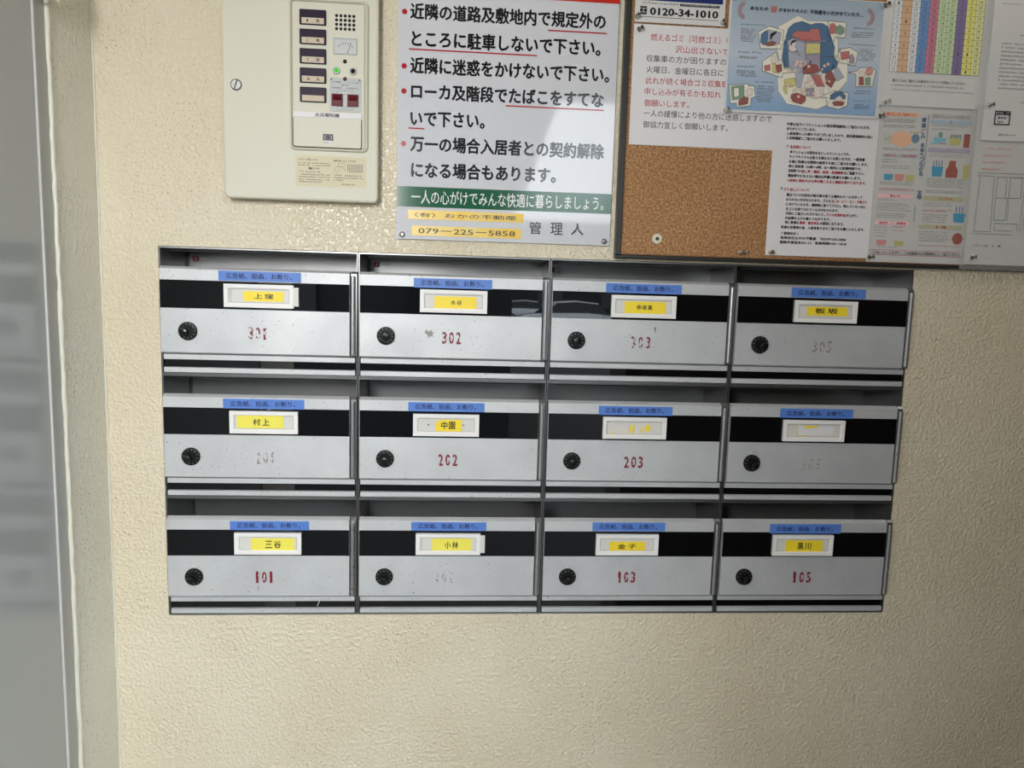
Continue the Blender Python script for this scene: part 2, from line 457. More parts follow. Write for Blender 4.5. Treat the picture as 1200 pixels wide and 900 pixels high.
# ---------------------------------------------------------------- the setting
LX = -0.0766                       # plane of the left wall
BW, BH = 1.08, 0.528               # letterbox bank
def wall_with_hole():
    b = MB()
    xs = [LX-0.1, -0.0005, BW+0.0005, 2.6]; zs = [-Z0/S, -BH-0.0005, 0.0005, (2.45-Z0)/S]
    for i in range(3):
        for j in range(3):
            if i == 1 and j == 1: continue
            b.box(xs[i], xs[i+1], 0.0, 0.14, zs[j], zs[j+1])
    # close the recess behind the boxes
    b.box(xs[1], xs[2], 0.106, 0.14, zs[1], zs[2])
    bm = bmesh.new(); me = b.mesh('wall_back'); bm.from_mesh(me)
    bmesh.ops.remove_doubles(bm, verts=bm.verts, dist=1e-5)
    # drop the inner faces shared by neighbouring blocks
    seen = {}
    for f in list(bm.faces):
        k = tuple(sorted(v.index for v in f.verts)); seen.setdefault(k, []).append(f)
    bmesh.ops.delete(bm, geom=[f for fs in seen.values() if len(fs) > 1 for f in fs], context='FACES_ONLY')
    bm.to_mesh(me); bm.free(); me.materials.append(M['wall'])
    o = bpy.data.objects.new('wall_back', me); COL.objects.link(o); struct(o, P0)
    return o
wb = wall_with_hole()

rnd = random.Random(4)
def bead(x, y, z0, z1, r, name, m, parent):
    pts = []; n = 110; rs = []
    for k in range(n+1):
        z = z0+(z1-z0)*k/n
        pts.append((x+rnd.uniform(-1, 1)*0.0006, y+rnd.uniform(-1, 1)*0.0006, z)); rs.append(r*rnd.uniform(0.8, 1.2))
    return MB().tube(pts, rs, 8).build(name, m, parent, smooth=True)
bead(LX+0.0003, -0.0003, -0.92, 0.68, 0.0017, 'paint_bead', M['bead'], wb)['label'] = 'pale ridge of paint running down the corner'

b = MB()
b.box(LX-0.12, LX, -0.102, 0.0, -Z0/S, 0.72)                      # plaster pier between corner and door
b.box(LX-0.12, LX, -0.76, -0.102, (2.08-Z0)/S, 0.72)              # above the door
b.box(LX-0.12, LX, -1.10, -0.76, -Z0/S, 0.72)                     # beyond the door
wl = struct(b.build('wall_left', M['wall_side']), P0)
bead(LX-0.0005, -0.1015, -0.92, 0.46, 0.0030, 'paint_bead', M['bead'], wl)['label'] = 'pale ridge of paint along the door frame'

door = bpy.data.objects.new('door_1', None); COL.objects.link(door); door.location = P0; struct(door)
door['label'] = 'grey painted steel door in the left wall'
dz0, dz1 = -Z0/S+0.006, (2.04-Z0)/S
MB().box(LX-0.06, LX-0.0028, -0.758, -0.1305, dz0, dz1-0.022).build('door_leaf', M['door_paint'], door)
fb = MB().box(LX-0.08, LX-0.0022, -0.1265, -0.1045, dz0-0.003, dz1)
fb.box(LX-0.08, LX-0.0022, -0.76, -0.1265, dz1-0.02, dz1+0.005)
fb.build('door_frame', M['frame_paint'], door)
MB().box(LX-0.02, LX-0.0006, -0.1293, -0.1267, dz0-0.003, dz1-0.02).build('frame_lip', M['lip'], door)
hb = MB().lathe_y(0, 0, [(0.0098, -0.05), (0.0108, -0.0485), (0.0108, 0.0485), (0.0098, 0.05)], 24)
hb.v = [(x+LX+0.009, z-0.1135, y+0.3175) for x, y, z in hb.v]; hb.f = [tuple(reversed(f)) for f in hb.f]
hb.box(LX-0.0022, LX+0.0015, -0.124, -0.103, 0.268, 0.366)
hb.build('hinge', M['chrome'], door)
hb = MB().lathe_y(0, 0, [(0.012, 0.0), (0.012, -0.03), (0.026, -0.034), (0.026, -0.046), (0.018, -0.05)], 20)
hb.v = [(LX-0.0028-y, z-0.69, x-0.35) for x, y, z in hb.v]
hb.build('door_knob', M['chrome'], door)

# floor, ceiling and the rest of the entrance hall, in metres
XL = LX*S
struct(MB(1.0).box(XL-0.3, 3.7, -2.1, 0.2, -0.1, 0.0).build('floor', M['floor']))
struct(MB(1.0).box(XL-0.3, 3.7, -1.75, 0.2, 2.45, 2.6).build('ceiling', M['ceiling']))
struct(MB(1.0).box(3.55, 3.7, -1.75, 0.0, 0.0, 2.45).build('wall_right', M['dark_wall']))
b = MB(1.0)
b.box(1.24, 3.7, -1.75, -1.45, 0.0, 2.45)
b.box(XL-0.2, 1.24, -1.75, -1.6, 2.22, 2.45)
struct(b.build('wall_rear', M['dark_wall']))
g = MB(1.0).box(-40, 60, -70, -2.1, -0.15, -0.02).build('ground_outside', M['asphalt']); struct(g)

# ---------------------------------------------------------------- letterboxes
BOXES = {
 # name: column,row, sticker(x0,x1,z0,z1,slant), holder x0, yellow(x0,x1,z0,z1), text, dial knob angle/offset, number wear
 '301': (0, 0, (0.0822, 0.1931, -0.0445, -0.0310, 0.000), 0.0900, (0.1156, 0.1700, -0.0715, -0.0580), '上窪', (200, 0.0036), 'num1'),
 '302': (1, 0, (0.0778, 0.1873, -0.0462, -0.0330, 0.000), 0.0870, (0.1070, 0.1656, -0.0745, -0.0575), '水谷', (250, 0.0006), 'num0'),
 '303': (2, 0, (0.0797, 0.1895, -0.0456, -0.0322, 0.000), 0.0878, (0.1070, 0.1671, -0.0740, -0.0572), '仲栄真', (270, 0.0005), 'num2'),
 '305': (3, 0, (0.0822, 0.1937, -0.0444, -0.0306, 0.000), 0.0874, (0.1061, 0.1666, -0.0702, -0.0574), '板坂', (335, 0.0034), 'num3'),
 '201': (0, 1, (0.0850, 0.1965, -0.0456, -0.0319, 0.000), 0.0945, (0.1042, 0.1682, -0.0728, -0.0549), '村上', (215, 0.0036), 'num3'),
 '202': (1, 1, (0.0720, 0.1806, -0.0452, -0.0322, 0.000), 0.0794, (0.1109, 0.1484, -0.0734, -0.0566), '中園', (265, 0.0014), 'num0'),
 '203': (2, 1, (0.0766, 0.1856, -0.0460, -0.0329, 0.000), 0.0830, (0.0957, 0.1705, -0.0751, -0.0579), None, (265, 0.0016), 'num0'),
 '205': (3, 1, (0.0783, 0.1898, -0.0458, -0.0319, 0.000), 0.0834, (0.1057, 0.1609, -0.0711, -0.0572), None, (315, 0.0040), 'num4'),
 '101': (0, 2, (0.0912, 0.2022, -0.0453, -0.0324, 0.000), 0.0980, (0.1208, 0.1820, -0.0744, -0.0566), '三谷', (235, 0.0040), 'num0'),
 '102': (1, 2, (0.0783, 0.1873, -0.0451, -0.0323, 0.000), 0.0852, (0.1085, 0.1656, -0.0740, -0.0561), '小林', (255, 0.0034), 'num4'),
 '103': (2, 2, (0.0746, 0.1842, -0.0444, -0.0313, 0.000), 0.0803, (0.1006, 0.1545, -0.0733, -0.0601), '金子', (275, 0.0034), 'num0'),
 '105': (3, 2, (0.0752, 0.1862, -0.0466, -0.0324, 0.000), 0.0800, (0.1005, 0.1583, -0.0749, -0.0568), '黒川', (310, 0.0038), 'num0'),
}
LBL = {
 '301': 'steel letterbox stencilled 301, top left of the bank, with card tab sticking out',
 '302': 'steel letterbox stencilled 302, below the notice sign, with a pale scuff beside the number',
 '303': 'steel letterbox numbered 303 in badly worn red, three characters on its yellow name label',
 '305': 'grey steel letterbox at the top right corner of the bank, number almost gone',
 '201': 'steel letterbox numbered 201 in faint grey red, left end of the middle row',
 '202': 'steel letterbox stencilled 202, short yellow name label with two dark dots on the card',
 '203': 'steel letterbox stencilled 203, its name card blank but for torn yellow strips',
 '205': 'grey steel letterbox at the right end of the middle row, blank name card, number gone',
 '101': 'steel letterbox stencilled 101, bottom left corner of the bank',
 '102': 'steel letterbox with a ghost of 102, second from left in the bottom row',
 '103': 'steel letterbox stencilled 103, small yellow label set low on its name card',
 '105': 'grey steel letterbox stencilled 105, bottom right corner of the bank',
}
CW, CH = 0.27, 0.176
def make_letterbox(no):
    col, row, st, hx, ye, nm, kn, wear = BOXES[no]
    r = thing('letterbox', LBL[no], 'letterbox', (col*CW, 0, -row*CH), 'steel letterboxes in the wall bank')
    e = 0.0003
    # sheet-steel case set into the wall
    b = MB()
    b.box(0.0008, 0.0018, -0.0005, 0.100, -CH+e, -e); b.box(CW-0.0018, CW-0.0008, -0.0005, 0.100, -CH+e, -e)
    b.box(0.0018, CW-0.0018, -0.0005, 0.100, -0.0020, -e); b.box(0.0018, CW-0.0018, -0.0005, 0.100, -CH+e, -CH+0.0022)
    b.build('case', M['steel_edge'], r, key='case')
    MB().box(e, 0.0008, 0.0010, 0.09, -CH+e, -e).box(CW-0.0008, CW-e, 0.0010, 0.09, -CH+e, -e).build('seam', M['gap'], r, key='seam')  # black filler standing in for the dark gap between neighbouring cases
    b = MB().box(0.0018, CW-0.0018, 0.0985, 0.0999, -CH+0.0022, -0.0020)
    b.build('back_panel', M['steel_in'], r, key='backp')
    MB().box(0.0022, 0.0030, 0.0975, 0.0984, -0.10, -0.0025).box(0.0042, 0.0048, 0.0975, 0.0984, -0.10, -0.0025).build('corner_fold', M['screw_dark'], r, key='fold')
    MB().box(0.012, CW-0.012, 0.010, 0.0115, -0.0056, -0.0044).build('flap_rod', M['screw_dark'], r, key='rod')
    MB().frame(0.0019, CW-0.0019, -0.0004, 0.0006, -0.1740, -0.0281, 0.0012).box(0.0019, CW-0.0019, -0.0004, 0.0006, -0.1468, -0.1463).box(0.2590, 0.2608, -0.0004, 0.0006, -0.1460, -0.0290).build('gap_shade', M['gap'], r, key='gap_shade')  # black strips painting the dark gaps around door and hinge leaf
    # small stickers on the inner back panel
    if row == 0:
        q = MB().box(0.010, 0.018, 0.0978, 0.0984, -0.0150, -0.0075).build('inner_sticker', M['pred2'], r, key='ist')
        MB().rect(0.0125, -0.0130, 0.0155, -0.0095, 0.0976).rect(0.020, -0.0108, 0.032, -0.0096, 0.0976).rect(0.020, -0.0128, 0.030, -0.0118, 0.0976).build('print', M['paper'], q, key='istp')
    else:
        q = MB().lathe_y(0.027, -0.0105, [(0.0045, 0.0980), (0.0045, 0.0984)], 18).build('inner_sticker', M['paper_grey'], r, key='isr')
        MB().rect(0.0245, -0.0105, 0.0295, -0.0095, 0.0978).rect(0.0255, -0.0132, 0.0285, -0.0120, 0.0978).build('print', M['ink_soft'], q, key='isrp')
    # fixed lower front: two rails with a glossy black window between them
    b = MB().prism_x([(0.0, -0.1470), (-0.0022, -0.1478), (-0.0022, -0.1545), (0.0, -0.1552), (0.006, -0.1552), (0.006, -0.1470)], 0.0040, CW-0.0040)
    b.build('upper_rail', M['steel'], r, key='rail1')
    b = MB().prism_x([(0.0, -0.1654), (-0.0022, -0.1660), (-0.0022, -0.1725), (0.0, -0.1732), (0.006, -0.1732), (0.006, -0.1654)], 0.0040, CW-0.0040)
    b.build('lower_rail', M['steel'], r, key='rail2')
    MB().box(0.0040, CW-0.0040, 0.0015, 0.0028, -0.1654, -0.1552).build('viewing_window', M['black'], r, key='vw')
    # the hinged door
    yb, yf = -0.0010, -0.0080
    prof = [(yb, -0.0266), (-0.0022, -0.0266), (yf, -0.0303), (yf, -0.1441), (-0.0030, -0.1462), (yb, -0.1462)]
    d = MB().prism_x(prof, 0.0032, 0.2592).build('door', M['steel'], r, key='door')
    MB().box(0.0036, 0.2590, yf-0.0004, yf, -0.0834, -0.0452).build('black_panel', M['black'], d, key='bp')
    MB().prism_x([(yb, -0.0268), (-0.0022, -0.0268), (-0.0052, -0.0302), (-0.0052, -0.1441), (-0.0030, -0.1460), (yb, -0.1460)], 0.2606, 0.2690).build('hinge_leaf', M['steel_edge'], d, key='hl')
    hg = MB(); zt, zb = -0.0330, -0.1425; fr = [0, 0.09, 0.30, 0.39, 0.60, 0.70, 0.91, 1.0]
    for k in range(7):
        a = zt+(zb-zt)*fr[k]; c = zt+(zb-zt)*fr[k+1]
        hg.cyl_z(0.2640, -0.0084, 0.0030, c+0.0004, a-0.0004, 14)
    hg.cyl_z(0.2640, -0.0080, 0.0018, zb, zt, 12)
    hg.build('hinge', M['hinge'], r, smooth=False, key='hinge')
    # dial with an off-centre knob
    cx, cz = 0.0398, -0.1148
    dl = MB().lathe_y(cx, cz, [(0.0100, -0.0118), (0.0122, -0.0113), (0.0127, -0.0100), (0.0127, yf-0.0001)], 32).build('dial', M['dial'], r, key='dial')
    a = math.radians(kn[0]); kx, kz = cx+kn[1]*math.cos(a), cz+kn[1]*math.sin(a)
    MB().lathe_y(kx, kz, [(0.0020, -0.0176), (0.0044, -0.0170), (0.0052, -0.0155), (0.0056, -0.01185)], 24).build('knob', M['knob'], dl)
    nmk = MB()
    for k in range(10):
        t = a + math.pi + (k-4.5)*math.radians(30)
        px, pz = cx+0.0098*math.cos(t), cz+0.0098*math.sin(t)
        v, f = glyphs(str((k+3) % 10), 0.02)
        mx = (min(p[0] for p in v)+max(p[0] for p in v))/2; mz = (min(p[1] for p in v)+max(p[1] for p in v))/2
        ca, sa = math.cos(t-math.pi/2), math.sin(t-math.pi/2); h = 0.0042
        nmk.add([(px+((p[0]-mx)*ca-(p[1]-mz)*sa)*h, -0.01196-p[2], pz+((p[0]-mx)*sa+(p[1]-mz)*ca)*h) for p in v], f)
    nmk.build('numerals', M['dialmark'], dl)
    # small white pointer mark above the dial
    MB().box(cx-0.0012, cx-0.0002, yf-0.0003, yf, cz+0.0140, cz+0.0165).build('pointer_mark', M['plastic'], r, key='pm')
    # blue tape notice
    x0, x1, z0, z1, sl = st
    t = MB().box(x0, x1, yf-0.0008, yf-0.00005, z0, z1).build('notice_tape', M['blue'], r)
    w = x1-x0
    MB().line('広告紙、投函、お断り。', x0+w*0.09, z0+0.0040, 0.0080, yf-0.0010, 0.016, w*0.80).build('lettering', M['bluetext'], t)
    # name holder: white frame, card, yellow label
    hw, z1h, z0h = 0.0938, -0.0486, -0.0803
    y1, y0 = yf-0.0005, -0.0130
    h = MB().frame(hx, hx+hw, y0, y1, z0h, z1h, 0.0052)
    h.frame(hx+0.0052, hx+hw-0.0052, y0+0.0012, y1, z0h+0.0052, z1h-0.0052, 0.0008)
    h = h.build('name_holder', M['plastic'], r)
    tab = 0.0066 if no in ('301', '102') else 0.0
    cb = MB().box(hx+0.0060, hx+hw-0.0060, y0+0.0026, y1-0.0002, z0h+0.0060, z1h-0.0060)
    if tab: cb.box(hx+hw+0.0001, hx+hw+tab, y0+0.0010, y1, z0h+0.0030, z1h-0.0030)
    cb.build('name_card', M['card'], h)
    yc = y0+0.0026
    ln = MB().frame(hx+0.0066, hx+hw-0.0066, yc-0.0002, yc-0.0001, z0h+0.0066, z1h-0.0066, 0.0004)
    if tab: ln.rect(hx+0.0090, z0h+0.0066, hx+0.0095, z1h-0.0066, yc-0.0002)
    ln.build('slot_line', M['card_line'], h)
    ax0, ax1, az0, az1 = ye
    lab = None
    if no == '202':
        MB().flat([(ax0, az0), (ax1, az0), (ax1, az1), (ax0+0.007, az1), (ax0, az1-0.005)], yc-0.0006).build('yellow_label', M['yellow'], h)
        MB().circ(0.1010, -0.0640, 0.0012, yc-0.0006, 8).circ(0.1508, -0.0640, 0.0011, yc-0.0006, 8).rect(0.1535, -0.0752, 0.1640, -0.0745, yc-0.0006).build('ink_spots', M['ink'], h)
    elif no == '203':
        q = MB()
        for (a0, a1, b0, b1, s) in ((0.0965, 0.0985, -0.0745, -0.0690, 0), (0.1215, 0.1245, -0.0720, -0.0600, .002), (0.1262, 0.1290, -0.0720, -0.0598, .002), (0.1385, 0.1400, -0.0715, -0.0640, 0), (0.1408, 0.1420, -0.0700, -0.0610, 0), (0.1462, 0.1535, -0.0690, -0.0598, 0)):
            q.flat([(a0, b0), (a1, b0), (a1+s, b1), (a0+s, b1)], yc-0.0006)
        q.build('tape_remains', M['yellow'], h)
        q = MB().circ(0.0930, -0.0752, 0.0007, yc-0.0006, 8).rect(0.1545, -0.0752, 0.1556, -0.0744, yc-0.0006); q.build('ink_spots', M['ink_soft'], h)
    elif no == '205':
        MB().box(ax0, ax1, yc-0.0006, yc-0.0001, az0, az1).build('blank_label', M['paper'], h)
        MB().flat([(0.1120, -0.0580), (0.1180, -0.0572), (0.1360, -0.0570), (0.1370, -0.0590), (0.1310, -0.0603), (0.1230, -0.0600), (0.1200, -0.0612)], yc-0.0008).frame(ax0-0.0012, ax0, yc-0.0008, yc-0.0007, az0, az1, 0.0005).rect(ax0, az0-0.0008, ax0+0.02, az0, yc-0.0008).build('tape_remains', M['yellow_worn'] if False else M['yellow'], h)
    else:
        MB().box(ax0, ax1, yc-0.0006, yc-0.0001, az0, az1).build('yellow_label', M['yellow_pale'] if row == 2 and col < 2 or no == '201' else M['yellow'], h)
    T = {'301': (0.1290, 0.1580, -0.0680, -0.0610, 1), '302': (0.1292, 0.1462, -0.0690, -0.0624, 0), '303': (0.1240, 0.1482, -0.0690, -0.0618, 0),
         '305': (0.1170, 0.1550, -0.0672, -0.0590, 1), '201': (0.1255, 0.1505, -0.0688, -0.0594, 0), '202': (0.1185, 0.1405, -0.0703, -0.0590, 0),
         '101': (0.1400, 0.1645, -0.0710, -0.0602, 0), '102': (0.1265, 0.1480, -0.0712, -0.0604, 0), '103': (0.1120, 0.1430, -0.0708, -0.0632, 0), '105': (0.1180, 0.1415, -0.0714, -0.0602, 0)}
    if nm:
        a0, a1, b0, b1, _ = T[no]
        n_ = len(nm); q = MB(); cwid = (a1-a0)/n_
        for k, chh in enumerate(nm):
            q.text(chh, a0+cwid*(k+0.06), a0+cwid*(k+0.88), b0, b1, yc-0.0009, 0.018)
        q.build('lettering', M['ink'], h)
    # stencilled number
    NX = {'301': (0.1205, 0.1495), '302': (0.1178, 0.1475), '303': (0.1184, 0.1508), '305': (0.1191, 0.1520), '201': (0.1283, 0.1582), '202': (0.1152, 0.1460),
          '203': (0.1170, 0.1485), '205': (0.1160, 0.1492), '101': (0.1246, 0.1540), '102': (0.1134, 0.1430), '103': (0.1149, 0.1454), '105': (0.1154, 0.1482)}[no]
    q = MB(); cwid = (NX[1]-NX[0])/3
    for k, chh in enumerate(no):
        f0, f1 = (0.04, 0.74) if chh != '1' else (0.16, 0.56)
        q.text(chh, NX[0]+cwid*(k+f0), NX[0]+cwid*(k+f1), -0.1245, -0.1070, yf-0.0004, 0.034 if chh != '1' else 0.018)
    q.build('stencilled_number', M[wear], r)
    if no == '302':
        MB().flat([(0.0945, -0.1050), (0.1000, -0.1075), (0.1035, -0.1045), (0.1040, -0.1080), (0.1075, -0.1085), (0.1045, -0.1110), (0.1065, -0.1150), (0.1020, -0.1135), (0.0995, -0.1170), (0.0975, -0.1120), (0.0940, -0.1100)], yf-0.0004).build('scuff', M['card_line'], r)
    if no == '101':
        MB().tube([(0.1300, yf-0.0002, -0.1360), (0.1285, yf-0.0002, -0.1320), (0.1305, yf-0.0002, -0.1290)], 0.0004, 5).build('scratch', M['ink_soft'], r)
        MB().tube([(0.2115, 0.0012, -0.1635), (0.2145, 0.0012, -0.1565)], 0.0005, 5).build('scratch', M['plastic'], r)
    if no == '303':
        MB().flat([(0.1525, -0.0935), (0.1545, -0.0930), (0.1548, -0.0960), (0.1540, -0.0980), (0.1552, -0.1000), (0.1542, -0.1012), (0.1530, -0.0990)], yf-0.0004).build('stain', M['ink_soft'], r)
    return r
for no in BOXES: make_letterbox(no)

# ---------------------------------------------------------------- fire alarm panel
def alarm():
    ox, oz = 0.0950, 0.0640
    r = thing('fire_alarm_panel', 'ivory fire alarm panel on the wall above the left letterboxes, one green lamp lit', 'alarm panel', (ox, 0, oz))
    X = lambda x: x-ox
    Z = lambda z: z-oz
    MB().rbox(X(0.0985), X(0.2975), -0.014, -0.0002, Z(0.0665), Z(0.4560), 0.006).build('back_box', M['alarm2'], r)
    MB().rbox(X(0.0955), X(0.2990), -0.0205, -0.0142, Z(0.0655), Z(0.4580), 0.008, 0.003, 6).build('cover', M['alarm'], r)
    MB().rring(X(0.1825), X(0.2862), Z(0.1305), Z(0.3235), 0.008, 0.0042, -0.0206, -0.0250).build('rim', M['alarm2'], r, True)
    MB().rbox(X(0.1880), X(0.2808), -0.0232, -0.0206, Z(0.1345), Z(0.3185), 0.0035, 0.0008, 5).build('face_plate', M['alarm'], r)
    MB().rbox(X(0.1872), X(0.2780), -0.02330, -0.02325, Z(0.1338), Z(0.1745), 0.004).build('flap_gap', M['hole'], r)
    MB().rbox(X(0.1880), X(0.2770), -0.02450, -0.02340, Z(0.1352), Z(0.1745), 0.003, 0.0005).build('lower_flap', M['alarm'], r)
    txt = ['1 階', '2 階', '3 階', '階 段', '']
    for k in range(5):
        zt = 0.3085-0.02430*k
        l = MB().rbox(X(0.1970), X(0.2312), -0.02570, -0.02330, Z(zt-0.01900), Z(zt), 0.0012, 0.0006).build('indicator_window', M['lampdark'], r)
        MB().box(X(0.2000), X(0.2286), -0.02610, -0.02580, Z(zt-0.0180), Z(zt-0.0106)).build('label_strip', M['labelstrip'], l)
        if txt[k]:
            MB().text(txt[k][0], X(0.2065), X(0.2083) if k < 3 else X(0.2105), Z(zt-0.0162), Z(zt-0.0126), -0.02640, 0.0).text(txt[k][2], X(0.2188), X(0.2228), Z(zt-0.0162), Z(zt-0.0124), -0.02640, 0.01).build('lettering', M['ink'], l)
    g = MB()
    for i in range(5):
        for j in range(4):
            g.lathe_y(X(0.2445+0.00558*i), Z(0.3032-0.00545*j), [(0.0019, -0.02360), (0.0021, -0.02340)], 10)
    g.build('speaker_holes', M['hole'], r)['kind'] = 'stuff'
    m = MB().frame(X(0.2405), X(0.2712), -0.02490, -0.02330, Z(0.2548), Z(0.2752), 0.0013).build('meter_frame', M['silver'], r)
    MB().box(X(0.2418), X(0.2699), -0.02410, -0.02340, Z(0.2561), Z(0.2739)).build('meter_face', M['meter'], m)
    q = MB().tube([(X(0.2590), -0.02430, Z(0.2566)), (X(0.2635), -0.02430, Z(0.2705))], 0.00025, 5)
    for k in range(7):
        a = math.radians(140-100*k/6); q.rect(X(0.2560)+0.0115*math.cos(a)-0.0005, Z(0.2570)+0.0115*math.sin(a)-0.0005, X(0.2560)+0.0115*math.cos(a)+0.0005, Z(0.2570)+0.0115*math.sin(a)+0.0012, -0.02430)
    q.text('V', X(0.2575), X(0.2592), Z(0.2570), Z(0.2590), -0.02430)
    q.build('needle', M['ink'], m)
    MB().lathe_y(X(0.2553), Z(0.2462), [(0.0022, -0.02380), (0.0027, -0.02330)], 16).build('jack', M['hole'], r)
    for x, mm, nm, lb in ((0.2444, 'green', 'pilot_lamp', 'lit green lamp'), (0.2660, 'redlamp', 'pilot_lamp', 'unlit dark red lamp')):
        l = MB().lathe_y(X(x), Z(0.2342), [(0.0032, -0.02490), (0.0046, -0.02490), (0.0052, -0.02330)], 22, cap0=False).build('lamp_ring', M['silver'], r)
        q = MB().lathe_y(X(x), Z(0.2342), [(0.0012, -0.02590), (0.0026, -0.02530), (0.0032, -0.02390)], 18, True, False).build(nm, M[mm], l, True); q['label'] = lb
    p = MB().rbox(X(0.2355), X(0.2768), -0.02390, -0.02330, Z(0.1822), Z(0.2252), 0.003, 0.0003).build('switch_plate', M['silver'], r)
    MB().lathe_y(X(0.2554), Z(0.2240), [(0.0020, -0.02490), (0.0026, -0.02400)], 14).build('plate_knob', M['switch'], p)
    q = MB()
    for x in (0.2378, 0.2745): q.lathe_y(X(x), Z(0.2228), [(0.0010, -0.02430), (0.0012, -0.02400)], 10)
    q.frame(X(0.2450), X(0.2660), -0.02410, -0.02400, Z(0.2040), Z(0.2090), 0.0003)
    q.frame(X(0.2450), X(0.2660), -0.02410, -0.02400, Z(0.1845), Z(0.1885), 0.0003)
    q.text('主音響', X(0.2395), X(0.2500), Z(0.2185), Z(0.2208), -0.02410).text('スイッチ注意', X(0.2585), X(0.2735), Z(0.2185), Z(0.2208), -0.02410)
    q.text('復旧', X(0.2505), X(0.2600), Z(0.2150), Z(0.2172), -0.02410).text('地区音響停止', X(0.2385), X(0.2520), Z(0.2112), Z(0.2134), -0.02410).text('主音響停止', X(0.2575), X(0.2735), Z(0.2112), Z(0.2134), -0.02410)
    q.build('print', M['ink_soft'], p)
    for x in (0.2454, 0.2660):
        s = MB().box(X(x-0.0074), X(x+0.0074), -0.02490, -0.02400, Z(0.1888), Z(0.2045)).build('rocker_switch', M['switch'], r)
        MB().prism_x([(-0.02500, Z(0.1905)), (-0.02550, Z(0.1962)), (-0.02770, Z(0.1985)), (-0.02500, Z(0.2030))], X(x-0.0052), X(x+0.0052)).build('rocker', M['switch'], s)
    t = MB().box(X(0.1885), X(0.2772), -0.02520, -0.02460, Z(0.1730), Z(0.1798)).build('title_tape', M['paper'], r)
    MB().text('火災報知機', X(0.2165), X(0.2485), Z(0.1738), Z(0.1790), -0.02540, 0.03).build('lettering', M['ink'], t)
    l = MB().box(X(0.2268), X(0.2402), -0.02480, -0.02450, Z(0.1408), Z(0.1522)).build('maker_mark', M['paper'], r)
    q = MB().frame(X(0.2268), X(0.2402), -0.02500, -0.02490, Z(0.1440), Z(0.1522), 0.0020)
    q.circ(X(0.2335), Z(0.1481), 0.0046, -0.02500, 16, 0.0022); q.scribble(X(0.2272), X(0.2400), Z(0.1412), 0.0016, -0.02500, random.Random(2)); q.build('print', M['ink'], l)
    # instruction label
    il = MB().rbox(X(0.1895), X(0.2830), -0.0209, -0.02055, Z(0.0845), Z(0.1245), 0.002).build('instruction_label', M['sticker'], r)
    q = MB(); y = -0.0211; rr = random.Random(7)
    q.text('ブザーが鳴ったら', X(0.1939), X(0.2192), Z(0.1180), Z(0.1204), y, 0.01)
    for z in (0.1138, 0.1108): q.scribble(X(0.1932), X(0.2360), Z(z), 0.0018, y, rr)
    q.text('☎119', X(0.2060), X(0.2210), Z(0.1062), Z(0.1092), y, 0.03)
    q.text('ブザーを止めたい時', X(0.1940), X(0.2225), Z(0.1024), Z(0.1044), y, 0.01)
    for z in (0.0988, 0.0956, 0.0922, 0.0892): q.scribble(X(0.1940), X(0.2350 if z > 0.09 else 0.2240), Z(z), 0.0018, y, rr)
    q.text('音響を聞こえにくくする時', X(0.2397), X(0.2690), Z(0.1178), Z(0.1202), y, 0.01)
    for k in range(8): 
        for j in range(7 if k else 6): q.rect(X(0.2580+0.0027*k), Z(0.1140-0.0016*j), X(0.2594+0.0027*k), Z(0.1150-0.0016*j), y)
    for z, x1 in ((0.0990, 0.2780), (0.0958, 0.2792), (0.0928, 0.2520)): q.scribble(X(0.2401), X(x1), Z(z), 0.0019, y, rr)
    q.scribble(X(0.2505), X(0.2690), Z(0.0874), 0.0019, y, rr)
    # drawing of a hand pressing a switch
    q.outline([(X(0.2460), Z(0.1158)), (X(0.2545), Z(0.1158)), (X(0.2545), Z(0.1120)), (X(0.2460), Z(0.1120))], y, 0.0003)
    for a, c in (((0.2400, 0.1045), (0.2425, 0.1075)), ((0.2425, 0.1075), (0.2430, 0.1105)), ((0.2430, 0.1105), (0.2480, 0.1115)), ((0.2480, 0.1115), (0.2535, 0.1095)), ((0.2535, 0.1095), (0.2555, 0.1050)), ((0.2425, 0.1035), (0.2470, 0.1060)), ((0.2470, 0.1060), (0.2485, 0.1085))):
        q.outline([(X(a[0]), Z(a[1])), (X(c[0]), Z(c[1]))], y, 0.0003)
    q.build('print', M['ink_soft'], il)
    s = MB().lathe_y(X(0.1139), Z(0.2108), [(0.0060, -0.0226), (0.0072, -0.0220), (0.0076, -0.0206)], 24).build('cover_screw', M['screw'], r)
    q = MB().box(-0.0062, 0.0062, -0.0228, -0.02262, -0.0007, 0.0007)
    a = math.radians(72); q.v = [(X(0.1139)+x*math.cos(a)-z*math.sin(a), y_, Z(0.2108)+x*math.sin(a)+z*math.cos(a)) for x, y_, z in q.v]
    q.build('slot', M['screw_dark'], s)
    return r
alarm()

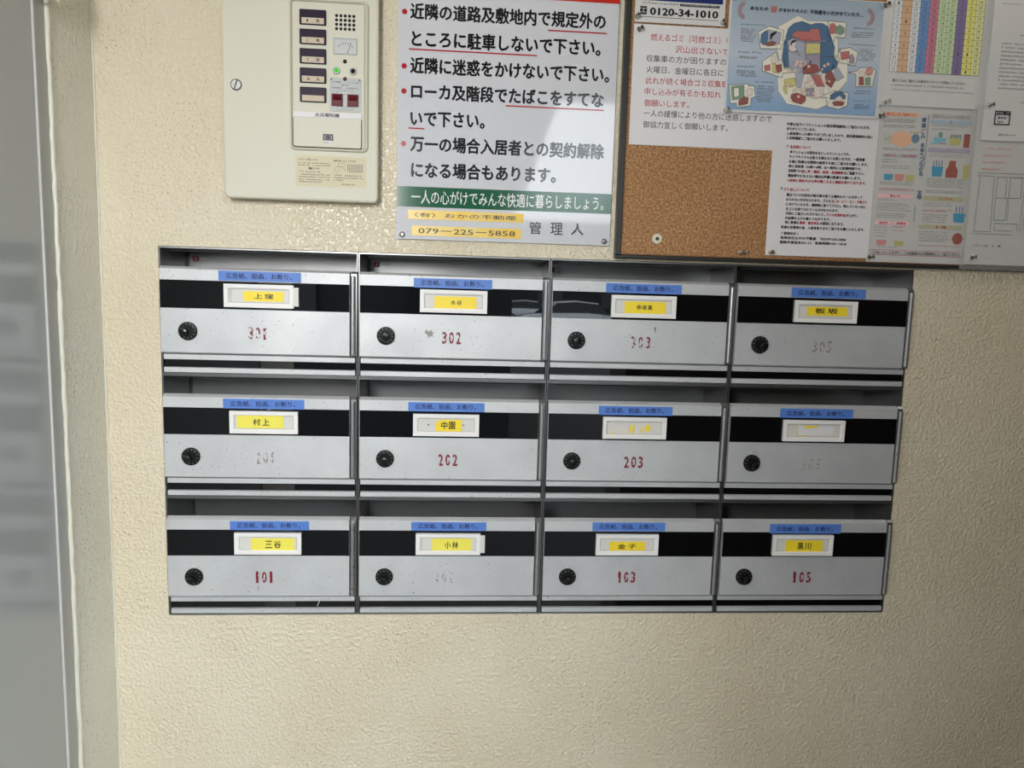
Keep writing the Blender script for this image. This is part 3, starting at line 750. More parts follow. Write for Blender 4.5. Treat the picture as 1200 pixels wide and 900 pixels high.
# ---------------------------------------------------------------- sign with the house rules
def sign():
    ox, oz = 0.3225, 0.0203
    r = thing('rules_sign', 'white glossy sign of house rules in bold black Japanese, green band near its foot', 'sign', (ox, 0, oz))
    X = lambda x: x-ox
    Z = lambda z: z-oz
    MB().box(0, 0.3002, -0.0038, -0.0006, 0, 0.4450).build('panel', M['sign'], r)
    y = -0.0041
    MB().box(0.0, 0.3002, y, -0.0039, Z(0.3458), Z(0.4000)).build('red_band', M['sign_red'], r)
    MB().box(0.0, 0.3002, y, -0.0039, Z(0.0645), Z(0.0918)).build('green_band', M['sign_green'], r)
    q = MB()
    LN = [('近隣の道路及敷地内で規定外の', .3384, .6045, .3110, .3322), ('ところに駐車しないで下さい。', .3405, .5990, .2758, .2975),
          ('近隣に迷惑をかけないで下さい。', .3391, .6125, .2412, .2628), ('ローカ及階段でたばこをすてな', .3407, .6061, .2078, .2290),
          ('いで下さい。', .3401, .4420, .1722, .1930), ('万一の場合入居者との契約解除', .3403, .6095, .1385, .1600), ('になる場合もあります。', .3418, .5430, .1035, .1252)]
    for s, a, c, d, e in LN: q.text(s, X(a), X(c), Z(d), Z(e), y, 0.036)
    q.text('管', X(.5075), X(.5245), Z(.0330), Z(.0500), y, 0.012).text('理', X(.5375), X(.5550), Z(.0330), Z(.0500), y, 0.012).text('人', X(.5670), X(.5850), Z(.0335), Z(.0500), y, 0.012)
    q.build('lettering', M['sign_ink'], r)
    MB().text('一人の心がけでみんな快適に暮らしましょう。', X(.3430), X(.6118), Z(.0686), Z(.0876), -0.0044, 0.008).build('white_lettering', M['sign_white'], r)
    q = MB()
    for a, c, z in ((.5250, .6064, .3074), (.3373, .5112, .2736), (.4700, .6067, .2058), (.3378, .3596, .1704)): q.rect(X(a), Z(z), X(c), Z(z-0.0018), y)
    q.build('red_underlines', M['sign_rule'], r)
    q = MB()
    for z in (.3203, .2504, .2178, .1486): q.circ(X(.3312), Z(z), 0.0036, y, 18)
    q.build('red_bullets', M['sign_rule'], r)
    for nm, a, c, d, e, s, ta, tc in (('yellow_tape', .3386, .4992, .0478, .0602, '（有）おかの不動産', .3480, .4890), ('yellow_tape', .3440, .4958, .0256, .0390, '079ー225ー5858', .3530, .4880)):
        t = MB().box(X(a), X(c), -0.0044, -0.0039, Z(d), Z(e)).build(nm, M['tape_old'], r)
        MB().text(s, X(ta), X(tc), Z(d)+0.0030, Z(e)-0.0032, -0.0046, 0.004).build('lettering', M['ink'], t)
    for x in (.3308, .6148):
        s = MB().lathe_y(X(x), Z(.0262), [(0.0020, -0.0060), (0.0034, -0.0054), (0.0042, -0.0039)], 18).build('fixing_screw', M['screw'], r)
        MB().box(X(x-0.0028), X(x+0.0028), -0.0062, -0.0061, Z(.0259), Z(.0265)).build('slot', M['screw_dark'], s)
sign()

# ---------------------------------------------------------------- notice board
BX0, BX1, BZ0, BZ1 = 0.6300, 1.330, 0.0032, 0.520
r = thing('notice_board', 'cork notice board in a dark grey frame above the right letterboxes', 'notice board', (BX0, 0, BZ0))
MB().box(0.0075, BX1-BX0-0.0075, -0.0062, -0.0006, 0.0055, BZ1-BZ0-0.0055).build('cork_sheet', M['cork'], r)
MB().prism_x([(-0.0006, 0), (-0.0125, 0.0), (-0.0130, 0.0010), (-0.0130, 0.0040), (-0.0063, 0.0054), (-0.0006, 0.0054)], 0.0, BX1-BX0).build('bottom_rail', M['bframe'], r)
MB().box(0.0, BX1-BX0, -0.0125, -0.0006, BZ1-BZ0-0.0054, BZ1-BZ0).build('top_rail', M['bframe'], r)
MB().box(0.0, 0.0070, -0.0127, -0.0006, 0.0055, BZ1-BZ0-0.0055).build('side_rail', M['bframe'], r)
MB().box(BX1-BX0-0.0070, BX1-BX0, -0.0127, -0.0006, 0.0055, BZ1-BZ0-0.0055).build('side_rail', M['bframe'], r)
MB().box(0.0071, BX1-BX0-0.0071, -0.0080, -0.0063, 0.0055, 0.0068).build('inner_bead', M['bwood'], r)

def sheet(name, label, cat, x0, x1, z0, z1, y, m, group='papers pinned to the notice board', amp=0.0006, seed=0, skew=0.0, ext=0.0, film=0.0):
    """a sheet of paper with a slight wave; returns root and helpers for printing on it"""
    r = thing(name, label, cat, (x0, y, z0), group)
    w, h = x1-x0, z1-z0
    rr = random.Random(seed); ph = [rr.uniform(0, 6.28) for _ in range(4)]
    def disp(x, z):
        return -amp*(0.5+0.5*math.sin(x/w*4.2+ph[0]+z/h*1.7)*math.cos(z/h*3.1+ph[1]))
    def fix(b):
        if skew: b.v = [(x+skew*z/h, yy, z) for x, yy, z in b.v]
        return b
    b = MB(disp=disp); n = 14
    b.rect(-ext, 0, w, h, 0, n, n)
    fix(b).build('sheet', m, r, smooth=True)
    so = r.children[-1] if r.children else None
    if film:
        f = MB(disp=disp).rect(-film, -film, w+film, h+film, -0.0003, n, n)
        fix(f).build('plastic_sleeve', M['film'], r, smooth=True)
    def new(): return MB(disp=disp)
    def put(b, nm, m2, lab=None):
        fix(b)
        if nm in ('illustration', 'table_column', 'heading_band', 'picture', 'navy_band', 'sound_ring', 'bubble_outline_'):
            for v0, nv, f0, nf in b.runs:      # every printed picture or band is a part of its own
                c = MB(b.s); c.v = b.v[v0:v0+nv]; c.f = [tuple(i-v0 for i in t) for t in b.f[f0:f0+nf]]
                o = c.build(nm, m2, r)
            return o
        o = b.build(nm, m2, r, label=lab)
        if nm in ('small_print', 'drawn_lines', 'drawn_heads', 'stars', 'headings', 'table_print', 'plan_lines', 'white_print', 'heading_print', 'bubble_outline', 'sound_rings', 'black_lettering', 'red_lettering', 'print'): o['kind'] = 'stuff'
        return o
    return r, new, put

# phone number card in a sleeve, top left of the board
ox, oz = 0.6430, 0.3225
r, new, put = sheet('phone_card', 'white card with the bold telephone number 0120-34-1010 under a navy band', 'notice card', ox, 0.7690, oz, 0.4050, -0.0082, M['paper_g'], amp=0.0004, seed=1)
put(new().rect(0.0060, 0.0285, 0.1220, 0.0780, -0.0006, 6, 2), 'navy_band', M['navy'])
q = new().text('インフォメーションデスク', 0.0085, 0.0600, 0.0237, 0.0264, -0.0006, 0.02).text('0120-34-1010', 0.0205, 0.1165, 0.0095, 0.0195, -0.0006, 0.04)
q.rect(0.0620, 0.0232, 0.1180, 0.0262, -0.0006)
q.rect(0.0070, 0.0182, 0.0165, 0.0204, -0.0006).rect(0.0070, 0.0132, 0.0112, 0.0175, -0.0006).rect(0.0123, 0.0132, 0.0165, 0.0175, -0.0006).rect(0.0070, 0.0100, 0.0165, 0.0124, -0.0006)
q.rect(0.0066, 0.0068, 0.1180, 0.0073, -0.0006)
put(q, 'print', M['ink'])
put(new().scribble(0.0640, 0.1170, 0.0239, 0.0018, -0.0009, random.Random(3)), 'white_print', M['capgrey'])

# burnable rubbish notice
ox, oz = 0.6440, 0.1602
r, new, put = sheet('rubbish_notice', 'white sheet of large red and black lines about burnable rubbish above the bare cork', 'notice', ox, 0.8530, oz, 0.3205, -0.0070, M['paper'], ext=0.001, amp=0.0005, seed=2)
G = [('燃えるゴミ（可燃ゴミ）を', .6669, .7800, .3000, 1, .0108), ('沢山出さないで下さい。', .7020, .8150, .2858, 1, .0104), ('収集車の方が困りますので、', .6622, .7900, .2722, 0, .0104),
     ('火曜日、金曜日に各日に', .6630, .7720, .2576, 0, .0104), ('此れが続く場合ゴミ収集車に', .6625, .7880, .2428, 1, .0104), ('申し込みが有るかも知れ', .6619, .7700, .2284, 1, .0104),
     ('御願いします。', .6619, .7255, .2130, 1, .0104), ('一人の緩慢により他の方に迷惑しますので', .6618, .8455, .1992, 0, .0104), ('御協力宜しく御願いします。', .6617, .7830, .1842, 0, .0104)]
qr, qk = new(), new()
for s, a, c, z, red, h in G: (qr if red else qk).text(s, a-ox, c-ox, z-oz-0.0008, z-oz+h-0.0020, -0.0006, 0.0)
put(qr, 'red_lettering', M['pred']); put(qk, 'black_lettering', M['ink_soft'])

# tenancy letter with bold small print
ox, oz = 0.8488, 0.0145
r, new, put = sheet('residents_letter', 'white sheet of dense bold small print with red passages, hanging below the blue poster', 'notice', ox, 1.0018, oz, 0.2250, -0.0080, M['paper'], amp=0.0006, seed=3)
X = lambda x: x-ox
q, qr = new(), new(); y = -0.0006; B = 0.03
D = [('平素は当ライフマンションの居住環境維持にご協力いただき、', .8673, .9894, .1958), ('ありがとうございます。', .8674, .9103, .1896), ('入居者様の入れ替わりがございましたので、居住環境維持の為に', .8677, .9943, .1832),
     ('２点再確認とご協力をお願いいたします。', .8681, .9477, .1770), ('本マンションは居住を主としたマンションです。', .8743, .9625, .1580), ('ライフサイクルは皆さま異なるとは思いますが、一般常識', .8738, .9852, .1514),
     ('を基に快適な住環境を維持する為にご協力をお願いします。', .8741, .9908, .1448), ('特に深夜帯（22時〜6時）は一般的には就寝時間です。', .8738, .9819, .1384), ('深夜帯での', .8740, .8925, .1320), ('はご遠慮下さい。', .9560, .9863, .1320),
     ('電話等やむをえない場合は声量の配慮をお願いします。', .8739, .9818, .1254), ('最近ゴミの分別及び粗大等の捨てる場所のルールを守って', .8740, .9867, .0988), ('おられない方がおられます。ゴミは', .8737, .9400, .0922),
     ('に分けていただき、建築物に捨てて下さい。特にバッカン内に', .8738, .9928, .0856), ('生ゴミを捨てられている方がおられます。', .8743, .9528, .0790), ('分別にご協力いただけないと、', .8745, .9330, .0728), ('が上がり、', .9640, .9820, .0728),
     ('共益費を上げる事につながります。', .8742, .9412, .0662), ('特に夏場は', .8744, .8950, .0602), ('の原因となります。', .9260, .9621, .0602), ('快適な住環境の為、入居者皆さまのご協力をお願いいたします。', .8690, .9934, .0534),
     ('＜管理会社＞', .8697, .8961, .0446), ('有限会社おかの不動産　TEL079-225-5858', .8694, .9666, .0384), ('姫路市東延末251-12　営業時間9:30〜18:30', .8688, .9684, .0322)]
for s, a, c, z in D: q.text(s, X(a), X(c), z-oz-0.0008, z-oz+0.0036, y, B)
q.text('①', X(.8692), X(.8722), .1650-oz, .1690-oz, y, 0.01).text('②', X(.8645), X(.8675), .1066-oz, .1106-oz, y, B)
R_ = [('生活音について', .8741, .9043, .1650), ('話し声・電話・音楽・洗濯機等', .8935, .9550, .1320), ('※深夜に時折大きな声が聞こえると連絡を受けております。', .8744, .9900, .1188), ('ゴミ出しについて', .8685, .9070, .1062),
      ('生ごみ・ビン・カン・不燃ゴミ', .9410, .9936, .0922), ('ゴミの処理料金', .9340, .9635, .0728), ('異臭・害虫発生', .8960, .9250, .0602)]
for s, a, c, z in R_: qr.text(s, X(a), X(c), z-oz-0.0008, z-oz+0.0036, y, B)
put(q, 'black_lettering', M['ink']); put(qr, 'red_lettering', M['pred2'])

# blue poster about noise
ART = {
 'sky':[(0.0822,0.1139),(0.0898,0.1209),(0.1017,0.1243),(0.1142,0.1203),(0.1202,0.1225),(0.1303,0.1231),(0.1389,0.1188),(0.144,0.1059),(0.1503,0.093),(0.1503,0.0797),(0.1571,0.0725),(0.1557,0.0648),(0.1399,0.0564),(0.127,0.0634),(0.0983,0.062),(0.0799,0.062),(0.076,0.0741),(0.0775,0.0949)],
 'halo':[(0.0679,0.1151),(0.095,0.1315),(0.1098,0.1248),(0.1372,0.1262),(0.1492,0.1175),(0.1547,0.1008),(0.1555,0.0914),(0.1715,0.0732),(0.1726,0.0484),(0.1454,0.0144),(0.1314,0.008),(0.0876,0.0137),(0.0741,0.0303),(0.072,0.0455),(0.0758,0.0627),(0.0628,0.1017)],
 'bldg_side':[(0.0824,0.0971),(0.0892,0.1012),(0.1079,0.0965),(0.1099,0.0587),(0.1065,0.0357),(0.1004,0.0354),(0.0956,0.058),(0.0871,0.0614)],
 'bldg_front':[(0.1069,0.0974),(0.1292,0.0995),(0.1324,0.0598),(0.1277,0.0539),(0.1112,0.055)],
 'roof':[(0.087,0.1039),(0.0926,0.1107),(0.1129,0.1109),(0.1137,0.1147),(0.1259,0.1153),(0.1271,0.1079),(0.1312,0.0996),(0.1068,0.0979)],
 'roof_b':[(0.0881,0.1026),(0.1068,0.0979),(0.1312,0.0996),(0.131,0.0977),(0.107,0.0957),(0.0876,0.1007)],
 'win1':[(0.1091,0.095),(0.1289,0.0961),(0.1299,0.0829),(0.1096,0.0811)],
 'win2':[(0.1096,0.08),(0.13,0.0817),(0.1308,0.0674),(0.1105,0.0644)],
 'man':[(0.0866,0.0954),(0.0935,0.0986),(0.0947,0.0958),(0.0931,0.0901),(0.0966,0.0846),(0.0885,0.0832),(0.0842,0.0868)],
 'hair':[(0.0867,0.0935),(0.0885,0.0974),(0.0951,0.0988),(0.0927,0.0957),(0.0887,0.0946),(0.088,0.0908)],
 'bal1':[(0.0843,0.0859),(0.101,0.081),(0.1012,0.0782),(0.0844,0.0836)],
 'bal2':[(0.0854,0.0708),(0.102,0.0678),(0.1023,0.064),(0.0856,0.068)],
 'crowd1':[(0.1065,0.0624),(0.1142,0.0684),(0.1267,0.0672),(0.1314,0.0598),(0.1235,0.0556),(0.1071,0.0548)],
 'crowd2':[(0.1418,0.0584),(0.1478,0.0606),(0.1549,0.0495),(0.1497,0.0377),(0.141,0.0431),(0.1392,0.0525)],
 'lines2':[(0.1519,0.0608),(0.1578,0.0649),(0.1671,0.0529),(0.1592,0.0478),(0.1487,0.0492)],
 'house_wall':[(0.1103,0.0397),(0.1195,0.0535),(0.1392,0.0391),(0.1383,0.0257),(0.1282,0.0223),(0.1118,0.0263)],
 'house_roof':[(0.1185,0.0534),(0.1318,0.0541),(0.1403,0.0392),(0.129,0.0383)],
 'house_win':[(0.1132,0.035),(0.125,0.0365),(0.1269,0.0251),(0.1145,0.0261)],
 'dog_body':[(0.0928,0.0264),(0.1009,0.0287),(0.1136,0.0245),(0.114,0.0188),(0.1082,0.0137),(0.0956,0.017),(0.0922,0.0216)],
 'dog_head':[(0.0945,0.0313),(0.1003,0.0363),(0.1066,0.0347),(0.1093,0.0272),(0.1022,0.0249),(0.0959,0.0266)],
 'yel1':[(0.0811,0.0459),(0.0973,0.0486),(0.0991,0.0391),(0.0921,0.0359),(0.0817,0.0383)],
 'yel2':[(0.0808,0.0364),(0.0859,0.0366),(0.0867,0.0261),(0.0824,0.0288)],
 'shadow_r':[(0.1298,0.0787),(0.1462,0.0795),(0.1539,0.0742),(0.1475,0.0644),(0.1358,0.0562),(0.1309,0.0655)],
 'b1':[(0.0401,0.1071),(0.0557,0.1154),(0.0763,0.1108),(0.0753,0.0967),(0.0805,0.0951),(0.0746,0.092),(0.0745,0.0863),(0.0447,0.0853)],
 'b2':[(0.0489,0.069),(0.0673,0.0816),(0.071,0.072),(0.0813,0.0706),(0.08,0.0611),(0.0977,0.0572),(0.0795,0.0544),(0.0779,0.048),(0.0498,0.0558)],
 'b3':[(0.0035,0.0346),(0.0297,0.0377),(0.0313,0.035),(0.0394,0.0353),(0.042,0.0212),(0.0361,0.019),(0.0358,0.0085),(0.0166,0.0053),(0.0152,0.0113),(0.0071,0.0104)],
 'b4':[(0.1378,0.1267),(0.1649,0.1258),(0.1647,0.1051),(0.1498,0.1058),(0.149,0.1001),(0.1404,0.1001),(0.1452,0.1041),(0.1396,0.1053)],
 'b5':[(0.1557,0.0895),(0.1729,0.0932),(0.1848,0.0872),(0.1822,0.0689),(0.1582,0.0725),(0.1576,0.0791),(0.1421,0.0793),(0.1564,0.0816)],
 'b6':[(0.1727,0.0599),(0.1859,0.0624),(0.1887,0.0668),(0.2072,0.0683),(0.2128,0.0638),(0.2095,0.0425),(0.1857,0.041),(0.1843,0.0576)],
 'b7':[(0.1452,0.0298),(0.1551,0.0345),(0.1755,0.0322),(0.1755,0.0149),(0.1624,0.0094),(0.1466,0.0126),(0.1446,0.024),(0.1332,0.025)],
 'i1a':[(0.0443,0.1045),(0.053,0.1105),(0.0547,0.0956),(0.0494,0.0897),(0.0441,0.0932)],
 'i1b':[(0.054,0.1106),(0.0725,0.1078),(0.0715,0.0927),(0.0535,0.0899)],
 'i1c':[(0.0574,0.1052),(0.0653,0.1089),(0.0654,0.1065),(0.0597,0.1015),(0.0591,0.0968),(0.0569,0.0986)],
 'i1d':[(0.0503,0.0916),(0.0591,0.0959),(0.0663,0.0944),(0.0636,0.0901),(0.0525,0.0889)],
 'i2a':[(0.0606,0.0752),(0.0666,0.0768),(0.0681,0.0699),(0.0664,0.0651),(0.0612,0.0677)],
 'i2b':[(0.0514,0.0625),(0.0593,0.0648),(0.0609,0.0573),(0.0528,0.0559)],
 'i2c':[(0.0675,0.0642),(0.0756,0.0656),(0.0772,0.0571),(0.0703,0.0539)],
 'i2d':[(0.0691,0.07),(0.0751,0.0722),(0.0786,0.0667),(0.0747,0.0642)],
 'i2e':[(0.0623,0.0659),(0.0684,0.0662),(0.0687,0.0539),(0.0641,0.0546)],
 'i3a':[(0.0062,0.0328),(0.0247,0.0356),(0.0259,0.0185),(0.0088,0.0149)],
 'i3b':[(0.0104,0.0307),(0.0173,0.0314),(0.0181,0.0201),(0.0112,0.0188)],
 'i3c':[(0.0273,0.0281),(0.0321,0.0325),(0.0373,0.0305),(0.0374,0.0229),(0.0308,0.0206)],
 'i3d':[(0.018,0.0143),(0.0258,0.0204),(0.032,0.0188),(0.0315,0.0111),(0.0185,0.0077)],
 'i4a':[(0.1407,0.1217),(0.1456,0.1239),(0.15,0.1203),(0.1498,0.1109),(0.1407,0.1095)],
 'i4b':[(0.1502,0.1185),(0.155,0.1219),(0.1621,0.1182),(0.1621,0.1116),(0.1562,0.1084),(0.1513,0.1119)],
 'i4c':[(0.1523,0.1176),(0.1605,0.1181),(0.1564,0.1103)],
 'i5a':[(0.1591,0.0859),(0.1713,0.088),(0.1731,0.079),(0.161,0.0755)],
 'i5b':[(0.1729,0.0809),(0.1757,0.0848),(0.1797,0.0793),(0.1799,0.0717),(0.1726,0.0723)],
 'i6a':[(0.1871,0.0606),(0.1931,0.0634),(0.1972,0.0592),(0.1959,0.0553),(0.1898,0.054)],
 'i6b':[(0.1887,0.054),(0.1949,0.0543),(0.1965,0.0438),(0.1892,0.0434)],
 'i6c':[(0.1972,0.064),(0.202,0.068),(0.208,0.0645),(0.207,0.0587),(0.2009,0.0574),(0.198,0.0602)],
 'i6d':[(0.1977,0.0534),(0.2053,0.0548),(0.2063,0.0442),(0.199,0.0439)],
 'i7a':[(0.1495,0.0281),(0.1563,0.0332),(0.1667,0.0328),(0.1723,0.0282),(0.1716,0.0234),(0.1499,0.0224)],
 'i7b':[(0.157,0.0246),(0.163,0.0278),(0.1674,0.0241),(0.1658,0.0183),(0.1586,0.0179)],
 'i7c':[(0.1523,0.0186),(0.1605,0.0205),(0.1709,0.0195),(0.1682,0.0145),(0.1558,0.014)],
}
ox, oz = 0.7740, 0.2093
r, new, put = sheet('noise_poster', 'laminated blue poster about noise, a red-roofed house of cartoons at its centre', 'poster', ox, 0.9990, oz, 0.3665, -0.0100, M['paper_g'], amp=0.0008, seed=5)
dx, dz = 0.776-ox, 0.210-oz
put(new().rect(0.0030, 0.0035, 0.2200, 0.1560, -0.0006, 12, 10), 'blue_ground', M['skyb'])
LAY = [(-0.0009, 'cream', ['halo', 'b1', 'b2', 'b3', 'b4', 'b5', 'b6', 'b7']), (-0.0012, 'night', ['sky', 'shadow_r', 'i1a', 'i7a']), (-0.0015, 'lilac', ['bldg_side', 'bldg_front', 'i1b', 'bal1', 'bal2', 'lines2']),
       (-0.0018, 'roofred', ['roof', 'house_roof', 'i2b', 'i4a', 'i5a']), (-0.0018, 'sand', ['house_wall', 'dog_head', 'i7b', 'man', 'i2a', 'i2d', 'i3c', 'i6a']), (-0.0018, 'brightyel', ['win1', 'yel1', 'yel2', 'i2e']),
       (-0.0018, 'lilac2', ['win2', 'house_win', 'i5b', 'roof_b']), (-0.0018, 'leaf', ['i4b', 'i3a', 'i6d']), (-0.0021, 'maroon', ['dog_body', 'i7c', 'crowd1', 'i6b', 'i2c']), (-0.0021, 'brown', ['crowd2', 'i1d', 'i3d']),
       (-0.0021, 'hairblack', ['hair', 'i1c']), (-0.0021, 'cream', ['i3b']), (-0.0021, 'rose', ['i6c'])]
for yy, mm, keys in LAY:
    q = new()
    for k in keys: q.flat([(x+dx, z+dz) for x, z in ART[k]], yy)
    put(q, 'illustration', M[mm])
q = new()
for k in ('b1', 'b2', 'b3', 'b4', 'b5', 'b6', 'b7'): q.outline([(x+dx, z+dz) for x, z in ART[k]], -0.0014, 0.0006)
put(q, 'bubble_outline', M['outline'])
q = new()
for yy, mm, keys in LAY:
    for k in keys:
        if k[0] != 'b' or len(k) > 2:
            q.outline([(x+dx, z+dz) for x, z in ART[k]], yy-0.0003, 0.0003)
rr = random.Random(17)
for k in range(60):      # strokes of the drawn figures and brickwork
    x = rr.uniform(.075, .150)+dx; z = rr.uniform(.015, .100)+dz; a = rr.uniform(0, 3.14); L = rr.uniform(.0015, .0045)
    q.outline([(x, z), (x+L*math.cos(a), z+L*math.sin(a))], -0.0026, 0.0004)
put(q, 'drawn_lines', M['lineart'])
q = new()
for k in range(26):
    x = rr.uniform(.082, .150)+dx; z = rr.uniform(.022, .072)+dz
    q.circ(x, z, rr.uniform(.0012, .0026), -0.0023, 9)
put(q, 'drawn_heads', M['skin'])
q = new()
for k in range(7): q.circ(.070+dx+.011*k+rr.uniform(-.002, .002), .112+dz-0.012*abs(math.sin(k*1.3)), .0009, -0.0017, 6)
put(q, 'stars', M['cream'])
q = new().text('あなたの', .0268+dx, .0527+dx, .1352+dz, .1400+dz, -0.0009, 0.045).text('がまわりの人に', .0671+dx, .1083+dx, .1348+dz, .1400+dz, -0.0009, 0.045).text('不快感をいだかせていたら…', .1116+dx, .1891+dx, .1342+dz, .1402+dz, -0.0009, 0.045)
q.text('♪', .1560+dx, .1590+dx, .0860+dz, .0900+dz, -0.0021).text('♪', .1480+dx, .1520+dx, .0640+dz, .0690+dz, -0.0021).text('♪', .1070+dx, .1110+dx, .0600+dz, .0640+dz, -0.0021).text('♪', .1150+dx, .1180+dx, .0680+dz, .0740+dz, -0.0021)
put(q, 'title', M['hairblack'])
put(new().text('音', .0551+dx, .0656+dx, .1332+dz, .1427+dz, -0.0009, 0.05), 'red_title', M['roofred'])
q = new()
for cx, s in ((.0215, 1), (.1930, -1)):
    for k, rr_ in enumerate((.0115, .0095, .0075)):
        pts = []
        for j in range(13):
            a = math.radians(100+160*j/12) if s > 0 else math.radians(-80+160*j/12)
            pts.append((cx+dx+rr_*math.cos(a), .1345+dz+rr_*math.sin(a)))
        for j in range(12): q.outline([pts[j], pts[j+1]], -0.0009, 0.0010)
put(q, 'sound_rings', M['rose'])
q, qh = new(), new(); rr = random.Random(11)
def para(q, x0, x1, z0, z1, n, h=0.0017):
    for k in range(n):
        z = z1-(z1-z0)*(k+0.8)/n
        q.scribble(x0+dx+rr.uniform(0, 0.002), x1+dx-rr.random()*0.25*(x1-x0), z+dz, h, -0.0009, rr, cw=0.0020)
for a in ((.0146, .0391, .0929, .1113, 7), (.0140, .0447, .0707, .0744, 2), (.0132, .0443, .0470, .0559, 4), (.0434, .0712, .0139, .0369, 8), (.1731, .2089, .1064, .1150, 3), (.1863, .2107, .0761, .0929, 6), (.1840, .2106, .0310, .0374, 2), (.1856, .2103, .0106, .0182, 3)): para(q, *a)
put(q, 'small_print', M['ink_soft'])
for a in ((.0143, .0546, .1150, .1172), (.0136, .0461, .0783, .0812), (.0139, .0389, .0594, .0622), (.0406, .0688, .0400, .0425), (.1726, .2067, .1184, .1208), (.1704, .2091, .0966, .0988), (.1842, .2093, .0214, .0236)):
    qh.scribble(a[0]+dx, a[1]+dx, a[2]+dz, a[3]-a[2], -0.0009, rr, cw=0.0028)
put(qh, 'headings', M['greyblue'])

# collection-day table
ox, oz = 1.0019, 0.2290
r, new, put = sheet('collection_table', 'laminated sheet with a table of coloured number columns beside the blue poster', 'notice', ox, 1.1575, oz, 0.4000, -0.0090, M['paper_g'], ext=0.004, amp=0.0008, seed=6)
xs = [1.0093, 1.0207, 1.0346, 1.0469, 1.0608, 1.0739, 1.0878, 1.1009, 1.1150, 1.1286, 1.1419]
cm = ['cal_white', 'cal_orange', 'cal_white', 'cal_blue', 'cal_rose', 'cal_green', 'cal_green', 'cal_purple', 'cal_yellow', 'cal_pale']
ROWS = [('1','5','18','9','23','9','23','2','2','16'), ('1','','20','13','27','13','27','4','6','20'), ('2','4','17','10','24','10','24','3','3','17'), ('3','','17','10','24','10','24','3','3','17'), ('4','1','21','14','28','14','28','7','7','21'),
        ('5','','19','12','26','12','26','5','5','19'), ('6','3','16','9','23','9','23','2','2','16'), ('7','','21','14','28','14','28','7','7','21'), ('8','6','18','11','25','11','25','4','4','18'), ('9','','18','8','22','8','22','1','1','15'),
        ('10','7','20','13','27','13','27','6','6','20'), ('11','','17','10','24','10','24','3','3','17'), ('12','2','15','8','22','8','22','1','1','15')]
zb = 0.2748-oz; rh = 0.00795
for nm in dict.fromkeys(cm):
    q = new()
    for c in range(10):
        if cm[c] == nm: q.rect(xs[c]-ox, zb, xs[c+1]-ox, zb+rh*14, -0.0006, 1, 8)
    put(q, 'table_column', M[nm])
q = new()
for x in xs: q.rect(x-ox-0.00018, zb, x-ox+0.00018, zb+rh*14, -0.0009, 1, 8)
for k in range(15): q.rect(xs[0]-ox, zb+rh*k-0.00018, xs[-1]-ox, zb+rh*k+0.00018, -0.0009, 8, 1)
for k, row in enumerate(ROWS):
    z = zb+rh*(12-k)
    for c, s in enumerate(row):
        if not s: continue
        xc = (xs[c]+xs[c+1])/2-ox; w = 0.0024*len(s)
        q.text(s, xc-w/2, xc+w/2, z+0.0020, z+0.0060, -0.0009, 0.0)
q.text('粗大ごみは「粗大ごみ受付センター」で予約してください。', 1.0152-ox, 1.1239-ox, 0.2612-oz, 0.2652-oz, -0.0009, 0.005)
put(q, 'table_print', M['ink_soft'])
q = new(); rr = random.Random(12)
q.scribble(1.0148-ox, 1.1210-ox, 0.2560-oz, 0.0020, -0.0009, rr); q.scribble(1.0154-ox, 1.1377-ox, 0.2500-oz, 0.0013, -0.0009, rr, cw=0.0016)
put(q, 'small_print', M['ink_pale'])

# recycling guide
ox, oz = 1.0000, 0.0100
r, new, put = sheet('recycling_guide', 'pale sheet of small coloured recycling pictures with vertical blue title, bottom right of the cork', 'notice', ox, 1.1520, oz, 0.2350, -0.0072, M['paper_grey'], amp=0.0005, seed=7)
ly = -0.0006
def R(q, a, z0=None): q.rect(a[0]-ox, a[1]-oz, a[2]-ox, a[3]-oz, ly, 3, 1)
def pill(q, a):
    x0, z1, x1, z0 = a; h = (z1-z0)/2
    pts = [(x0-ox+h-h*math.sin(t*math.pi/6), z0-oz+h-h*math.cos(t*math.pi/6)) for t in range(7)] + [(x1-ox-h+h*math.sin(t*math.pi/6), z0-oz+h+h*math.cos(t*math.pi/6)) for t in range(7)]
    q.flat(pts, ly)
def bin_(q, a, k=0.82):
    x0, z1, x1, z0 = a; w = x1-x0; q.flat([(x0-ox+w*0.1, z0-oz), (x1-ox-w*0.1, z0-oz), (x1-ox, z0-oz+(z1-z0)*k), (x0-ox, z0-oz+(z1-z0)*k)], ly)
q = new(); pill(q, (1.0065, .2205, 1.0608, .2148)); put(q, 'heading_band', M['peach'])
q = new(); pill(q, (1.0105, .1632, 1.0645, .1585)); put(q, 'heading_band', M['capgrey'])
q = new(); pill(q, (1.0776, .2132, 1.1400, .2078)); put(q, 'heading_band', M['capblue'])
q = new(); pill(q, (1.0785, .1742, 1.1420, .1680)); put(q, 'heading_band', M['caplilac'])
q = new(); pill(q, (1.0090, .1075, 1.0629, .1013)); pill(q, (1.0082, .0690, 1.0343, .0629)); pill(q, (1.0360, .0690, 1.0607, .0628)); put(q, 'heading_band', M['cappink'])
q = new(); pill(q, (1.0770, .1061, 1.1400, .0998)); pill(q, (1.0748, .0655, 1.1420, .0598)); put(q, 'heading_band', M['capolive'])
q = new(); q.circ(1.0375-ox, .1840-oz, .0160, ly, 20, .0105); put(q, 'picture', M['peach'])
q = new()
for cx, cz in ((1.0150, .1880), (1.0205, .1830), (1.0160, .1800)): q.outline([(cx-ox+.0042*math.cos(t), cz-oz+.0042*math.sin(t)) for t in [k*0.7 for k in range(9)]], ly-0.0003, .0006)
put(q, 'picture', M['capolive'])
